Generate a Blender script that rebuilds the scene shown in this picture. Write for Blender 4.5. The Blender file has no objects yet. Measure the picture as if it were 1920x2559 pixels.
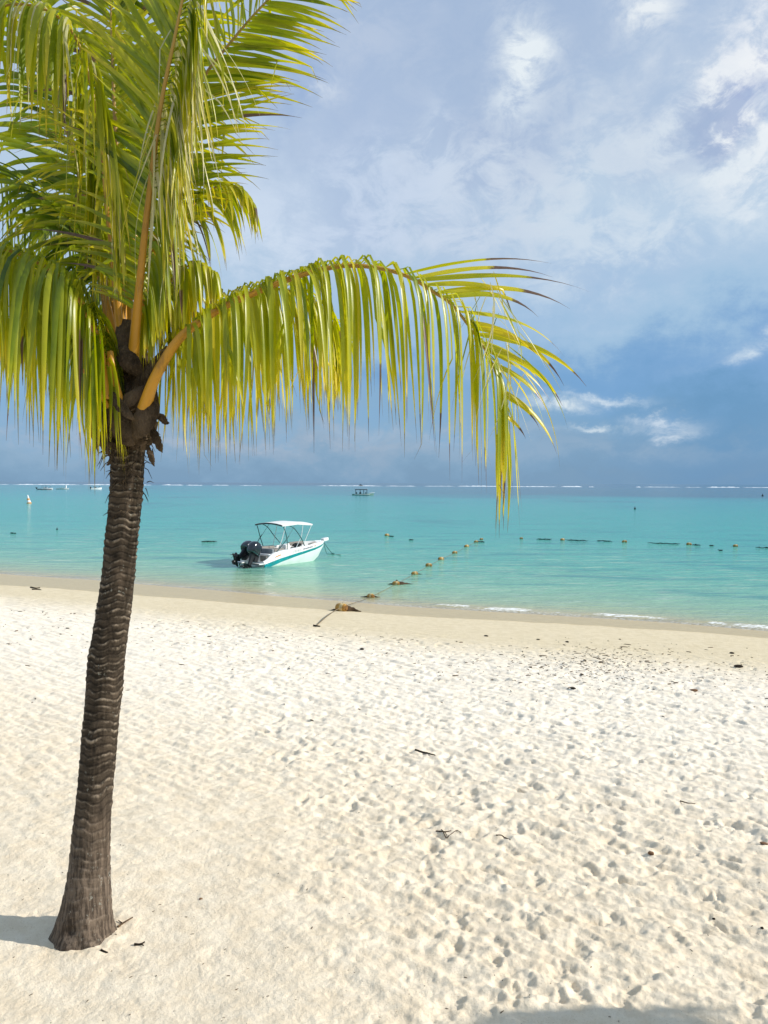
import bpy, bmesh, math, random
import numpy as np
from mathutils import Vector, Matrix, Euler
random.seed(7); rng = np.random.default_rng(11)
C = bpy.context.scene.collection
SC = bpy.context.scene
R = math.radians
K = 1920/1660.0

# ------------------------------------------------------------------ camera
F = 1923.0; CX, CY = 960.0, 1279.5
CAMZ = 4.3
cam_d = bpy.data.cameras.new('camera'); cam = bpy.data.objects.new('camera', cam_d); C.objects.link(cam)
PITCH, ROLL = 2.17, 0.24
MR = Matrix.Rotation(R(90-PITCH), 3, 'X') @ Matrix.Rotation(R(ROLL), 3, 'Z')
cam.matrix_world = Matrix.Translation((0, 0, CAMZ)) @ MR.to_4x4()
cam_d.sensor_width = 36; cam_d.sensor_fit = 'AUTO'; cam_d.lens = 36*F/2559.0
cam_d.clip_start = 0.05; cam_d.clip_end = 30000
SC.camera = cam
CAM = Vector((0, 0, CAMZ))
def ray(x, y): return MR @ Vector(((x-CX)/F, -(y-CY)/F, -1.0))
def at(x, y, Y):                     # photo pixel (1920 wide) -> point at world depth Y
    d = ray(x, y); return CAM + d*(Y/d.y)
def atz(x, y, Z=0.0):
    d = ray(x, y); return CAM + d*((Z-CAMZ)/d.z)
def P(u, v, Y): return at(u*K, v*K, Y)

# ------------------------------------------------------------------ shoreline and beach profile
_sh = [(0,1240),(100,1247),(200,1253),(300,1262),(470,1276),(600,1288),(750,1300),(880,1311),(1000,1318),(1200,1330),(1450,1346),(1660,1364)]
_pts = [atz(u*K, v*K) for u, v in _sh]
SX = np.array([-400., -60.] + [p.x for p in _pts] + [60., 400.])
_sl = -0.45
SY = np.array([_pts[0].y + (-400-_pts[0].x)*_sl*0.6, _pts[0].y + (-60-_pts[0].x)*_sl] + [p.y for p in _pts] + [_pts[-1].y + (60-_pts[-1].x)*_sl, _pts[-1].y+(60-_pts[-1].x)*_sl - 40])
def shore_d(x, y):                   # metres inland (+) of the waterline
    return (np.interp(x, SX, SY) - y)*0.91
PD = np.array([-4000, -300, -60, -20, -8, -3, 0, 3, 6, 12, 20, 27, 40, 400.])
PH = np.array([-14, -6, -2.6, -1.25, -.6, -.25, 0, .2, .40, .74, 1.13, 1.3, 1.45, 2.5])
def base_h(x, y): return np.interp(shore_d(x, y), PD, PH)
def ground_pt(px, py):               # photo pixel on the sand
    z = 1.0
    for _ in range(12):
        p = atz(px, py, z); z = float(base_h(p.x, p.y))
    return atz(px, py, z)

# ------------------------------------------------------------------ numpy noise
_perm = rng.permutation(4096)
_grad = rng.uniform(0, 2*math.pi, 4096); _gx, _gy = np.cos(_grad), np.sin(_grad)
def pn(x, y, seed=0):
    xi = np.floor(x).astype(np.int64); yi = np.floor(y).astype(np.int64)
    xf = x-xi; yf = y-yi
    def g(ix, iy, dx, dy):
        h = _perm[(_perm[(ix+seed*57) & 4095] + iy) & 4095]
        return _gx[h]*dx + _gy[h]*dy
    u = xf*xf*xf*(xf*(xf*6-15)+10); v = yf*yf*yf*(yf*(yf*6-15)+10)
    a = g(xi, yi, xf, yf); b = g(xi+1, yi, xf-1, yf); c = g(xi, yi+1, xf, yf-1); d = g(xi+1, yi+1, xf-1, yf-1)
    return (a+(b-a)*u)*(1-v) + (c+(d-c)*u)*v
def sstep(a, b, x):
    t = np.clip((x-a)/(b-a), 0, 1); return t*t*(3-2*t)

# ------------------------------------------------------------------ helpers
def lin(r, g, b):
    f = lambda c: (c/255)/12.92 if c/255 <= .04045 else (((c/255)+.055)/1.055)**2.4
    return (f(r), f(g), f(b), 1)
def obj(name, me, m=None, parent=None, smooth=True):
    if isinstance(me, bmesh.types.BMesh):
        bm = me; me = bpy.data.meshes.new(name); bm.to_mesh(me); bm.free()
    me.name = name
    o = bpy.data.objects.new(name, me); C.objects.link(o)
    if m is not None:
        for mm in (m if isinstance(m, (list, tuple)) else [m]): me.materials.append(mm)
    if parent is not None: o.parent = parent
    if smooth and len(me.polygons): me.polygons.foreach_set('use_smooth', [True]*len(me.polygons))
    return o
def tag(o, label=None, cat=None, group=None, kind=None):
    if label: o['label'] = label
    if cat: o['category'] = cat
    if group: o['group'] = group
    if kind: o['kind'] = kind
    return o
def empty(name, loc, rz=0, label=None, cat=None, group=None):
    o = bpy.data.objects.new(name, None); C.objects.link(o); o.location = loc; o.rotation_euler = (0, 0, rz)
    o.empty_display_size = .2
    return tag(o, label, cat, group)
def np_mesh(name, V, Fq):
    me = bpy.data.meshes.new(name)
    V = np.asarray(V, dtype=np.float32); Fq = np.asarray(Fq, dtype=np.int32)
    me.vertices.add(len(V)); me.vertices.foreach_set('co', V.ravel())
    n = len(Fq); k = Fq.shape[1]
    me.loops.add(n*k); me.loops.foreach_set('vertex_index', Fq.ravel())
    me.polygons.add(n); me.polygons.foreach_set('loop_start', np.arange(0, n*k, k, dtype=np.int32))
    me.polygons.foreach_set('use_smooth', np.ones(n, dtype=bool))
    me.update(calc_edges=True); me.validate()
    return me
def grid_faces(nr, nc, wrap=False):
    r = np.arange(nr-1)[:, None]; c = np.arange(nc if wrap else nc-1)[None, :]
    a = r*nc+c; b = r*nc+(c+1) % nc
    return np.stack([a, b, b+nc, a+nc], -1).reshape(-1, 4)
def set_attr(me, name, arr):
    arr = np.asarray(arr, dtype=np.float32)
    if arr.ndim == 1:
        a = me.attributes.new(name, 'FLOAT', 'POINT'); a.data.foreach_set('value', arr)
    else:
        a = me.attributes.new(name, 'FLOAT_COLOR', 'POINT'); a.data.foreach_set('color', arr.ravel())
def catmull(pts, n):
    pts = [np.array(p, float) for p in pts]
    pts = [2*pts[0]-pts[1]] + pts + [2*pts[-1]-pts[-2]]
    m = len(pts)-3; out = []
    for i in range(n):
        t = i/(n-1)*m; k = min(int(t), m-1); f = t-k
        p0, p1, p2, p3 = pts[k:k+4]
        out.append(.5*((2*p1)+(-p0+p2)*f+(2*p0-5*p1+4*p2-p3)*f*f+(-p0+3*p1-3*p2+p3)*f**3))
    return np.array(out)
def unit(v): return v/(np.linalg.norm(v, axis=-1, keepdims=True)+1e-9)
def tube_arrays(pts, rad, sides=8, flat=1.0, ref=(0, 0, 1)):
    pts = np.array(pts, float); n = len(pts); rad = np.broadcast_to(np.array(rad, float), (n,))
    T = unit(np.gradient(pts, axis=0)); ref = np.array(ref, float)
    nrm = np.cross(T[0], ref); nrm = nrm if np.linalg.norm(nrm) > 1e-3 else np.cross(T[0], [1, 0, .1])
    N = np.zeros_like(pts); N[0] = unit(nrm)
    for i in range(1, n):
        v = N[i-1]-T[i]*np.dot(N[i-1], T[i]); N[i] = unit(v)
    B = np.cross(T, N)
    a = np.linspace(0, 2*math.pi, sides, endpoint=False)
    V = pts[:, None]+rad[:, None, None]*(np.cos(a)[None, :, None]*N[:, None]+flat*np.sin(a)[None, :, None]*B[:, None])
    return V.reshape(-1, 3), grid_faces(n, sides, True)
class MB:
    """collects shapes of ONE part"""
    def __init__(s): s.bm = bmesh.new()
    def tube(s, pts, r, sides=8, flat=1.0, cap=True):
        V, Q = tube_arrays(pts, r, sides, flat)
        vs = [s.bm.verts.new(v) for v in V]
        for q in Q: s.bm.faces.new([vs[i] for i in q])
        if cap:
            s.bm.faces.new(vs[:sides][::-1]); s.bm.faces.new(vs[-sides:])
        return s
    def box(s, c, size, bev=0.0, rot=None, seg=2, taper=None):
        t = bmesh.new(); bmesh.ops.create_cube(t, size=1)
        for v in t.verts:
            if taper and v.co.z > 0: v.co.x *= taper[0]; v.co.y *= taper[1]
            v.co = Vector((v.co.x*size[0], v.co.y*size[1], v.co.z*size[2]))
        if bev: bmesh.ops.bevel(t, geom=t.edges[:], offset=bev, segments=seg, affect='EDGES', profile=.6)
        M = Matrix.Translation(c) @ ((rot.to_matrix().to_4x4()) if rot else Matrix.Identity(4))
        bmesh.ops.transform(t, matrix=M, verts=t.verts); s.add(t); return s
    def add(s, t):
        me = bpy.data.meshes.new('t'); t.to_mesh(me); t.free(); s.bm.from_mesh(me); bpy.data.meshes.remove(me)
    def ball(s, c, r, sub=2, jit=0.0):
        t = bmesh.new(); bmesh.ops.create_icosphere(t, subdivisions=sub, radius=1)
        r = (r, r, r) if not isinstance(r, (tuple, list)) else r
        for v in t.verts:
            j = 1+random.uniform(-jit, jit); v.co = Vector((v.co.x*r[0]*j+c[0], v.co.y*r[1]*j+c[1], v.co.z*r[2]*j+c[2]))
        s.add(t); return s
    def loft(s, rings, close=True, caps=True):
        rv = [[s.bm.verts.new(p) for p in r] for r in rings]
        n = len(rv[0])
        for a, b in zip(rv[:-1], rv[1:]):
            for i in range(n if close else n-1):
                j = (i+1) % n
                try: s.bm.faces.new([a[i], a[j], b[j], b[i]])
                except ValueError: pass
        if caps and close:
            s.bm.faces.new(rv[0][::-1]); s.bm.faces.new(rv[-1])
        return s
    def lathe(s, prof, axis='z', n=16, c=(0, 0, 0)):
        rings = []
        for r, h in prof:
            ring = []
            for k in range(n):
                a = 2*math.pi*k/n; x, y = max(r, 1e-4)*math.cos(a), max(r, 1e-4)*math.sin(a)
                p = (x, y, h) if axis == 'z' else (h, x, y) if axis == 'x' else (y, h, x)
                ring.append(Vector(p)+Vector(c))
            rings.append(ring)
        return s.loft(rings)
    def build(s, name, m, parent=None, smooth=True, recalc=True):
        if recalc: bmesh.ops.recalc_face_normals(s.bm, faces=s.bm.faces[:])
        o = obj(name, s.bm, m, parent, smooth); 
        if smooth:
            try: o.data.set_sharp_from_angle(angle=R(40))
            except Exception: pass
        return o

# ------------------------------------------------------------------ node helpers
class NT:
    def __init__(s, nt): s.nt = nt; s.nt.nodes.clear()
    def n(s, t, **kw):
        nd = s.nt.nodes.new(t)
        for k, v in kw.items(): setattr(nd, k, v)
        return nd
    def link(s, a, b): s.nt.links.new(a, b)
    def setin(s, nd, i, v):
        if isinstance(v, bpy.types.NodeSocket): s.link(v, nd.inputs[i])
        elif v is not None: nd.inputs[i].default_value = v
    def math(s, op, a, b=None, c=None, clamp=False):
        nd = s.n('ShaderNodeMath', operation=op); nd.use_clamp = clamp
        s.setin(nd, 0, a); s.setin(nd, 1, b)
        if c is not None: s.setin(nd, 2, c)
        return nd.outputs[0]
    def mix(s, f, a, b, blend='MIX'):
        nd = s.n('ShaderNodeMix', data_type='RGBA', blend_type=blend)
        s.setin(nd, 0, f); s.setin(nd, 6, a); s.setin(nd, 7, b); return nd.outputs[2]
    def noise(s, vec, scale, detail=3, rough=.5, dist=0, out=0):
        nd = s.n('ShaderNodeTexNoise'); s.setin(nd, 'Vector', vec)
        nd.inputs['Scale'].default_value = scale; nd.inputs['Detail'].default_value = detail
        nd.inputs['Roughness'].default_value = rough; nd.inputs['Distortion'].default_value = dist
        return nd.outputs[out]
    def ramp(s, f, stops, interp='LINEAR'):
        nd = s.n('ShaderNodeValToRGB'); cr = nd.color_ramp; cr.interpolation = interp
        while len(cr.elements) < len(stops): cr.elements.new(.5)
        for e, (p, c) in zip(cr.elements, stops):
            e.position = p; e.color = c if not isinstance(c, (int, float)) else (c, c, c, 1)
        s.setin(nd, 0, f); return nd.outputs[0]
    def ss(s, f, a, b, lo=0., hi=1.):
        nd = s.n('ShaderNodeMapRange', interpolation_type='SMOOTHSTEP')
        s.setin(nd, 0, f); nd.inputs[1].default_value = a; nd.inputs[2].default_value = b
        nd.inputs[3].default_value = lo; nd.inputs[4].default_value = hi; return nd.outputs[0]
    def attr(s, name, out='Fac'):
        nd = s.n('ShaderNodeAttribute'); nd.attribute_name = name; return nd.outputs[out]
    def mapv(s, vec, scale=(1, 1, 1), rot=(0, 0, 0), loc=(0, 0, 0)):
        nd = s.n('ShaderNodeMapping'); s.setin(nd, 0, vec); nd.inputs[1].default_value = loc
        nd.inputs[2].default_value = rot; nd.inputs[3].default_value = scale; return nd.outputs[0]
    def bump(s, h, strength, dist, normal=None):
        nd = s.n('ShaderNodeBump'); s.setin(nd, 'Strength', strength); nd.inputs['Distance'].default_value = dist
        s.setin(nd, 'Height', h); s.setin(nd, 'Normal', normal); return nd.outputs[0]
    def principled(s, color, rough=.6, spec=.4, normal=None, metallic=0., alpha=None, coat=0.):
        nd = s.n('ShaderNodeBsdfPrincipled'); s.setin(nd, 'Base Color', color); s.setin(nd, 'Roughness', rough)
        s.setin(nd, 'Specular IOR Level', spec); s.setin(nd, 'Metallic', metallic); s.setin(nd, 'Normal', normal); s.setin(nd, 'Alpha', alpha)
        nd.inputs['Coat Weight'].default_value = coat; return nd.outputs[0]
    def out(s, sh):
        o = s.n('ShaderNodeOutputMaterial'); s.link(sh, o.inputs[0])
def mat(name):
    m = bpy.data.materials.new(name); m.use_nodes = True; return m, NT(m.node_tree)
def simple(name, col, rough=.5, spec=.4, var=.15, scale=6., bump=.0, metallic=0., coat=0., var2=None):
    m, n = mat(name); g = n.n('ShaderNodeTexCoord').outputs['Object']
    f = n.noise(g, scale, 5, .6)
    c2 = var2 or tuple(c*(1-var*1.6) for c in col[:3])+(1,)
    c1 = tuple(min(1, c*(1+var*.5)) for c in col[:3])+(1,)
    c = n.mix(n.ss(f, .3, .7), c1, c2)
    nm = n.bump(n.noise(g, scale*8, 4, .6), bump, .01) if bump else None
    n.out(n.principled(c, rough, spec, nm, metallic, None, coat)); return m

# ------------------------------------------------------------------ sun and sky
SUN_EL, SUN_AZ = R(31.5), R(95)        # azimuth clockwise from +Y (the view direction)
sd = Vector((math.sin(SUN_AZ)*math.cos(SUN_EL), math.cos(SUN_AZ)*math.cos(SUN_EL), math.sin(SUN_EL)))
sl = bpy.data.lights.new('sun', 'SUN'); sl.energy = 5.0; sl.angle = R(.53); sl.color = (1, .96, .90)
so = bpy.data.objects.new('sun', sl); C.objects.link(so); so.rotation_euler = sd.to_track_quat('Z', 'Y').to_euler(); so.location = (30, -5, 30)
w = bpy.data.worlds.new('World'); SC.world = w; w.use_nodes = True
n = NT(w.node_tree)
sky = n.n('ShaderNodeTexSky', sky_type='NISHITA'); sky.sun_disc = False; sky.sun_elevation = SUN_EL; sky.sun_rotation = SUN_AZ
sky.air_density = 1.2; sky.dust_density = 1.0; sky.ozone_density = 1.5
g = n.n('ShaderNodeTexCoord').outputs['Generated']
sep = n.n('ShaderNodeSeparateXYZ'); n.link(g, sep.inputs[0])
az = n.math('ARCTAN2', sep.outputs[0], sep.outputs[1]); el = n.math('ARCSINE', sep.outputs[2])
cmb = n.n('ShaderNodeCombineXYZ'); n.link(az, cmb.inputs[0]); n.link(el, cmb.inputs[1]); ae = cmb.outputs[0]
wob = n.noise(n.mapv(ae, (1, 1.4, 1)), 7, 7, .66, 0, 1)
ws = n.n('ShaderNodeSeparateXYZ'); n.link(wob, ws.inputs[0])
def wcoord(amp):
    return (n.math('MULTIPLY_ADD', n.math('SUBTRACT', ws.outputs[0], .5), amp, az), n.math('MULTIPLY_ADD', n.math('SUBTRACT', ws.outputs[1], .5), amp, el))
w1 = wcoord(.24); w2 = wcoord(.09)
def blob(u, v, su, sv, tilt=0., wc=None):
    a0 = math.atan((u*K-CX)/F); e0 = math.atan((1207-v*K)/F*math.cos(a0)); su = su*K/F; sv = sv*K/F
    wc = wc or w1
    da = n.math('SUBTRACT', wc[0], a0); de = n.math('SUBTRACT', wc[1], e0)
    ct, st = math.cos(R(tilt)), math.sin(R(tilt))
    p = n.math('DIVIDE', n.math('ADD', n.math('MULTIPLY', da, ct), n.math('MULTIPLY', de, st)), su)
    q = n.math('DIVIDE', n.math('SUBTRACT', n.math('MULTIPLY', de, ct), n.math('MULTIPLY', da, st)), sv)
    r2 = n.math('ADD', n.math('MULTIPLY', p, p), n.math('MULTIPLY', q, q))
    return n.math('EXPONENT', n.math('MULTIPLY', r2, -1.))
def x10(c): return tuple(v*10 for v in c[:3])+(1,)
stops = [(0, (124,160,192)), (.06, (136,174,206)), (.13, (134,176,214)), (.22, (166,198,226)), (.34, (187,210,232)), (.47, (187,207,230)), (.62, (176,197,225)), (1., (172,195,226))]
base = n.ramp(n.math('DIVIDE', w1[1], .9), [(p, lin(*c)) for p, c in stops])
# deeper blue bands
def over(c, f, col, amt): return n.mix(n.math('MULTIPLY', f, amt, clamp=True), c, lin(*col))
c = base
for u, v, su, sv, t, col, amt, wc in [
    (1560, 910, 300, 100, 0, (92,146,192), .8, w1), (1250, 810, 280, 60, 0, (108,160,212), .65, w1), (1700, 760, 240, 60, 0, (115,160,212), .6, w1),
    (330, 715, 60, 60, 0, (60,130,205), .9, w1), (830, 800, 90, 40, 0, (95,150,205), .7, w1),
    (640, 190, 90, 60, 30, (140,170,215), .8, w1), (760, 330, 260, 160, 60, (170,190,222), .7, w1), (1050, 60, 420, 120, 0, (164,186,217), .7, w1),
    (1050, 330, 200, 120, 30, (160,180,214), .7, w1), (1500, 250, 120, 60, 10, (150,170,208), .75, w1), (1640, 190, 80, 40, 0, (150,168,212), .8, w1),
    (1250, 560, 300, 60, -5, (172,196,226), .6, w1), (1100, 690, 260, 70, 15, (152,186,224), .5, w1), (540, 420, 120, 90, 0, (205,220,240), .6, w1),
    (650, 960, 500, 30, 0, (158,174,196), .4, w1), (1560, 1000, 240, 60, 0, (104,148,190), .5, w1)]:
    c = over(c, blob(u, v, su, sv, t, wc), col, amt)
# white and grey cloud
fine = n.ss(n.noise(n.mapv(ae, (1, 1.5, 1), (0, 0, R(-20))), 15, 8, .66, .5), .38, .62)
fineA = n.math('MULTIPLY_ADD', fine, 1.0, .12)
for u, v, su, sv, t, col, amt, wc in [
    (1120, 150, 50, 55, 0, (240,248,252), 1.4, w2), (1105, 235, 45, 40, 60, (225,237,247), .8, w2), (1390, 25, 60, 45, 0, (240,246,250), 1.0, w2), (690, 210, 40, 22, 0, (222,232,244), .9, w2),
    (1580, 150, 70, 30, 10, (248,250,253), 1.4, w1), (1650, 60, 60, 60, 0, (240,244,250), .8, w1), (1650, 140, 40, 30, 0, (250,252,254), 1., w1), (1540, 220, 90, 34, -10, (246,250,253), 1.4, w1), (1630, 320, 100, 40, 20, (250,252,254), 1.2, w1),
    (1400, 250, 120, 35, 25, (228,239,247), .9, w1), (1530, 350, 110, 30, 10, (238,246,250), .9, w1), (1600, 410, 120, 20, 5, (238,245,250), .8, w1),
    (1270, 430, 90, 70, 20, (218,232,242), .8, w1), (940, 350, 30, 90, 0, (212,226,243), .9, w2), (1050, 420, 240, 80, 10, (214,226,240), .8, w1), (1400, 500, 300, 80, 10, (214,228,241), .8, w1), (620, 500, 160, 90, 0, (214,228,245), .8, w1), (820, 450, 200, 70, 0, (205,220,242), .7, w1),
    (1230, 320, 330, 150, 15, (208,220,235), .55, w1), (760, 120, 200, 120, 20, (198,211,231), .5, w1),
    (1640, 745, 90, 14, 18, (215,230,242), .9, w2), (1200, 876, 60, 12, 0, (222,234,242), 1.1, w2), (1290, 858, 80, 9, -8, (205,222,238), 1., w2), (1420, 905, 60, 10, 0, (196,214,234), 1., w2), (1430, 925, 55, 12, 5, (205,220,236), 1., w2), (1270, 926, 55, 7, 0, (205,222,236), 1., w2),
    (900, 935, 260, 14, 0, (172,190,212), .7, w2), (560, 960, 300, 12, 0, (178,190,208), .7, w2), (1300, 965, 260, 20, 0, (148,176,204), .6, w2), (150, 930, 200, 26, 0, (175,188,208), .7, w2)]:
    c = over(c, n.math('MULTIPLY', blob(u, v, su, sv, t, wc), fineA), col, amt)
cl = n.n('ShaderNodeVectorMath', operation='SCALE'); n.link(c, cl.inputs[0]); cl.inputs['Scale'].default_value = 10.0
mixc = n.mix(n.ss(el, -.02, 0.0, 0., .93), sky.outputs[0], cl.outputs[0])
bg = n.n('ShaderNodeBackground'); n.link(mixc, bg.inputs[0]); bg.inputs[1].default_value = .1
wo = n.n('ShaderNodeOutputWorld'); n.link(bg.outputs[0], wo.inputs[0])
SC.view_settings.view_transform = 'Standard'; SC.view_settings.look = 'None'; SC.view_settings.exposure = 0.0; SC.view_settings.gamma = 1.0
SC.cycles.max_bounces = 8; SC.cycles.transparent_max_bounces = 12
SC.cycles.use_denoising = True

# ------------------------------------------------------------------ sand
def build_sand():
    ys = [-40., -30, -20, -12, -7, -4, -2, -.5, 1, 2, 2.6]
    y = 3.0
    while y < 42: ys.append(y); y += .0024*y
    while y < 400: ys.append(y); y *= 1.12
    ys.append(500.)
    ys = np.array(ys)
    un = np.arange(-.74, .741, .0019); out = .742*1.09**np.arange(1, 36)
    us = np.concatenate([-out[::-1], un, out])
    wy = 1.2 + (ys+np.sqrt(ys*ys+9))/2
    X = us[None, :]*wy[:, None]; Y = np.repeat(ys[:, None], len(us), 1)
    D = shore_d(X, Y); H = np.interp(D, PD, PH)
    n1 = pn(X*.55, Y*.55, 1); n2 = pn(X*1.7, Y*1.7, 2); n3 = pn(X*4.5, Y*4.5, 3); n4 = pn(X*11, Y*11, 4); n5 = pn(X*27, Y*27, 5); n6 = pn(X*60, Y*60, 6)
    dry = sstep(5.5, 9.5, D + 1.2*n1)
    # where many feet have walked
    tram = np.maximum(sstep(-.7, 1.0, X+.42*(Y-5.0)+.9*n1+.2), .75*sstep(6.2, 9, Y+n1))*dry
    a_ = R(-38); pa = X*math.cos(a_)+Y*math.sin(a_); pb_ = -X*math.sin(a_)+Y*math.cos(a_)
    st1 = pn(pa*1.3+.6*n2, pb_*4.6, 15); st2 = pn(pa*2.6+9+.8*n3, pb_*10, 16); st3 = pn(pa*6, pb_*24, 19); n7 = pn(X*41, Y*41, 17); n8 = pn(X*19, Y*19, 18)
    H = H + dry*(.032*n1+.018*n2) + tram*(.010*n3+.011*n4+.006*n5+.005*n8+.026*st1+.022*st2+.008*st3) + dry*(.008*st1+.006*st2+.007*n4+.0042*n5+.0022*n6+.003*n7) + (1-dry)*sstep(1., 3, D)*(.008*n2+.004*n4+.002*n5)
    # footprints
    dH = np.zeros_like(H)
    prints = []
    def add(x, y, a, s=1., dep=1.): prints.append((x, y, a, s, dep))
    for _ in range(230):             # trails of steps
        x, y = rng.uniform(-16, 22), rng.uniform(3.2, 22); a = rng.choice([R(152), R(-28), R(150), R(60), R(-115)])+rng.normal(0, .35); sc = rng.uniform(.8, 1.15)
        for k in range(rng.integers(6, 22)):
            sgn = 1 if k % 2 else -1
            add(x-math.sin(a)*.09*sgn+rng.normal(0, .03), y+math.cos(a)*.09*sgn+rng.normal(0, .03), a+sgn*-.1+rng.normal(0, .12), sc*rng.uniform(.9, 1.1), rng.uniform(.6, 1.2))
            x += math.cos(a)*.62*sc; y += math.sin(a)*.62*sc; a += rng.normal(0, .06)
    for _ in range(9500):
        add(rng.uniform(-15, 20), rng.uniform(3.2, 21)**1.0, rng.uniform(0, 6.28), rng.uniform(.3, .9), rng.uniform(.4, 1.1))
    for x, y, a, s, dep in prints:
        w0 = 1.2+(y+math.sqrt(y*y+9))/2
        d = float(shore_d(x, y)); 
        if d < 5.2: continue
        tr = float(sstep(-.7, 1.0, x+.42*(y-5)+.2)); 
        if rng.uniform() > .12+.88*tr: continue
        k = (.35+.65*tr)*float(sstep(5., 8.5, d))
        RR = .34*s
        j0, j1 = np.searchsorted(ys, [y-RR, y+RR]); u0, u1 = (x-RR)/w0, (x+RR)/w0
        i0, i1 = np.searchsorted(us, [u0-.02*abs(u0), u1+.02*abs(u1)])
        if j1-j0 < 2 or i1-i0 < 2 or us[i0 if i0 < len(us) else -1] < -.76 or us[min(i1, len(us)-1)] > .76: continue
        px = X[j0:j1, i0:i1]-x; py = Y[j0:j1, i0:i1]-y
        p = px*math.cos(a)+py*math.sin(a); q = -px*math.sin(a)+py*math.cos(a)
        Lh, Wh = .145*s, .062*s*(1+.25*np.clip(p/(.14*s), -1, 1))
        r = np.sqrt((p/Lh)**2+(q/Wh)**2) + .25*n4[j0:j1, i0:i1] + .2*n5[j0:j1, i0:i1]
        z = -.034*np.exp(-np.clip(r, 0, 3)**3.) + .014*np.exp(-((r-1.45)/.38)**2)
        heel = -.012*np.exp(-(((p+.085*s)/.05)**2+(q/.05)**2))-.012*np.exp(-(((p-.08*s)/.055)**2+(q/.06)**2))
        dH[j0:j1, i0:i1] += (z+heel)*dep*k*min(s, .5)*(1+.5*n8[j0:j1, i0:i1])
    dH = np.where(dH < -.034, -.034+(dH+.034)*.3, dH); dH = np.where(dH > .020, .020+(dH-.020)*.3, dH)
    H = H+dH
    # rake lines near the palm
    for qx, qy, rx, ry, ang, lam in [(335,2205,.30,.28,R(14),.024),(490,2395,.55,.22,R(16),.026),(620,2215,.26,.12,R(4),.030),(500,2130,.34,.24,R(12),.024),(60,2150,.3,.25,R(14),.024)]:
        gpt = ground_pt(qx, qy); cx, cy = gpt.x, gpt.y
        m = np.exp(-(((X-cx)/rx)**2+((Y-cy)/ry)**2)**2)
        m[(abs(X-cx) > 2*rx) | (abs(Y-cy) > 2*ry)] = 0
        H = H + m*(.0022+.002*n4)*np.sin((X*math.cos(ang)+Y*math.sin(ang)+.03*n2)*2*math.pi/lam)*(np.abs(dH) < .01)
    # sand heaped round the palm foot
    gf = ground_pt(207, 2372); rr_ = np.hypot(X-gf.x, Y-gf.y-.19)
    H = H + .020*np.exp(-((rr_-.18)/.12)**2)*(.8+.7*n3+.35*n4+.2*n5)
    V = np.stack([X, Y, H], -1).reshape(-1, 3)
    me = np_mesh('beach_sand', V, grid_faces(len(ys), len(us)))
    set_attr(me, 'inland', D.ravel()); set_attr(me, 'xpos', X.ravel())
    return me, (ys, us, wy, H)
m_sand, n = mat('sand')
gp = n.n('ShaderNodeNewGeometry').outputs['Position']
inl = n.attr('inland'); xp = n.attr('xpos')
big = n.noise(gp, .9, 4, .55); med = n.noise(gp, 5, 5, .65); fin = n.noise(gp, 90, 4, .7); grain = n.noise(gp, 420, 2, .8)
jit = n.math('MULTIPLY_ADD', n.math('SUBTRACT', big, .5), 1.1, inl)
wetw = n.ss(xp, -18, 11, 4.3, 1.95)
wl = n.math('SUBTRACT', n.math('MULTIPLY_ADD', n.math('SUBTRACT', big, .5), .5, inl), wetw)
wet = n.ss(wl, -.12, .14, 1, 0)
damp = n.ss(jit, 6.0, 10.0, 1, 0)
dryc = n.mix(n.ss(med, .3, .7), lin(238,223,197), lin(226,208,179))
dryc = n.mix(n.math('MULTIPLY', n.ss(fin, .54, .72), .55), dryc, lin(186,160,124))
dampc = n.mix(n.ss(med, .3, .7), lin(222,206,174), lin(210,193,158))
# dark broken weed fragments left by the tide
streak = n.noise(n.mapv(gp, (1.6, 6, 1), (0, 0, R(24))), 5.5, 6, .72)
patch = n.ss(n.noise(gp, .55, 3, .6), .42, .62)
weed = n.math('MULTIPLY', n.math('MULTIPLY', n.ss(streak, .56, .68), patch), n.math('MULTIPLY', n.ss(inl, 4., 6.), n.ss(inl, 12.0, 8.)))
dampc = n.mix(n.math('MULTIPLY', weed, .75), dampc, lin(128,104,70))
dryc = n.mix(n.math('MULTIPLY', n.ss(jit, 19., 13.), .75), dryc, n.mix(n.ss(med, .3, .7), lin(247,236,217), lin(238,225,203)))
cc = n.mix(damp, dryc, dampc)
dark = n.math('MULTIPLY', n.ss(n.noise(gp, 34, 3, .6), .69, .75), .7)
cc = n.mix(dark, cc, lin(120,100,76))
wetc = n.mix(n.ss(med, .3, .7), lin(200,178,132), lin(187,165,120))
cc = n.mix(wet, cc, wetc)
rough = n.math('MULTIPLY_ADD', wet, -.62, .95)
hb = n.math('ADD', n.math('MULTIPLY', fin, .7), n.math('MULTIPLY', grain, .3))
clod = n.noise(gp, 28, 5, .7)
nm = n.bump(clod, n.math('MULTIPLY_ADD', wet, -.45, .5), .03, n.bump(hb, .7, .008))
n.out(n.principled(cc, rough, n.math('MULTIPLY_ADD', wet, .12, .12), nm))
sand_me, SG = build_sand()
sand = tag(obj('beach_sand', sand_me, m_sand), kind='structure')
def sand_z(x, y):
    ys, us, wy, H = SG
    j = int(np.clip(np.searchsorted(ys, y)-1, 0, len(ys)-2)); fy = (y-ys[j])/(ys[j+1]-ys[j])
    u = x/(wy[j]*(1-fy)+wy[j+1]*fy); i = int(np.clip(np.searchsorted(us, u)-1, 0, len(us)-2)); fx = (u-us[i])/(us[i+1]-us[i])
    return float((H[j, i]*(1-fx)+H[j, i+1]*fx)*(1-fy)+(H[j+1, i]*(1-fx)+H[j+1, i+1]*fx)*fy)
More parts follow.
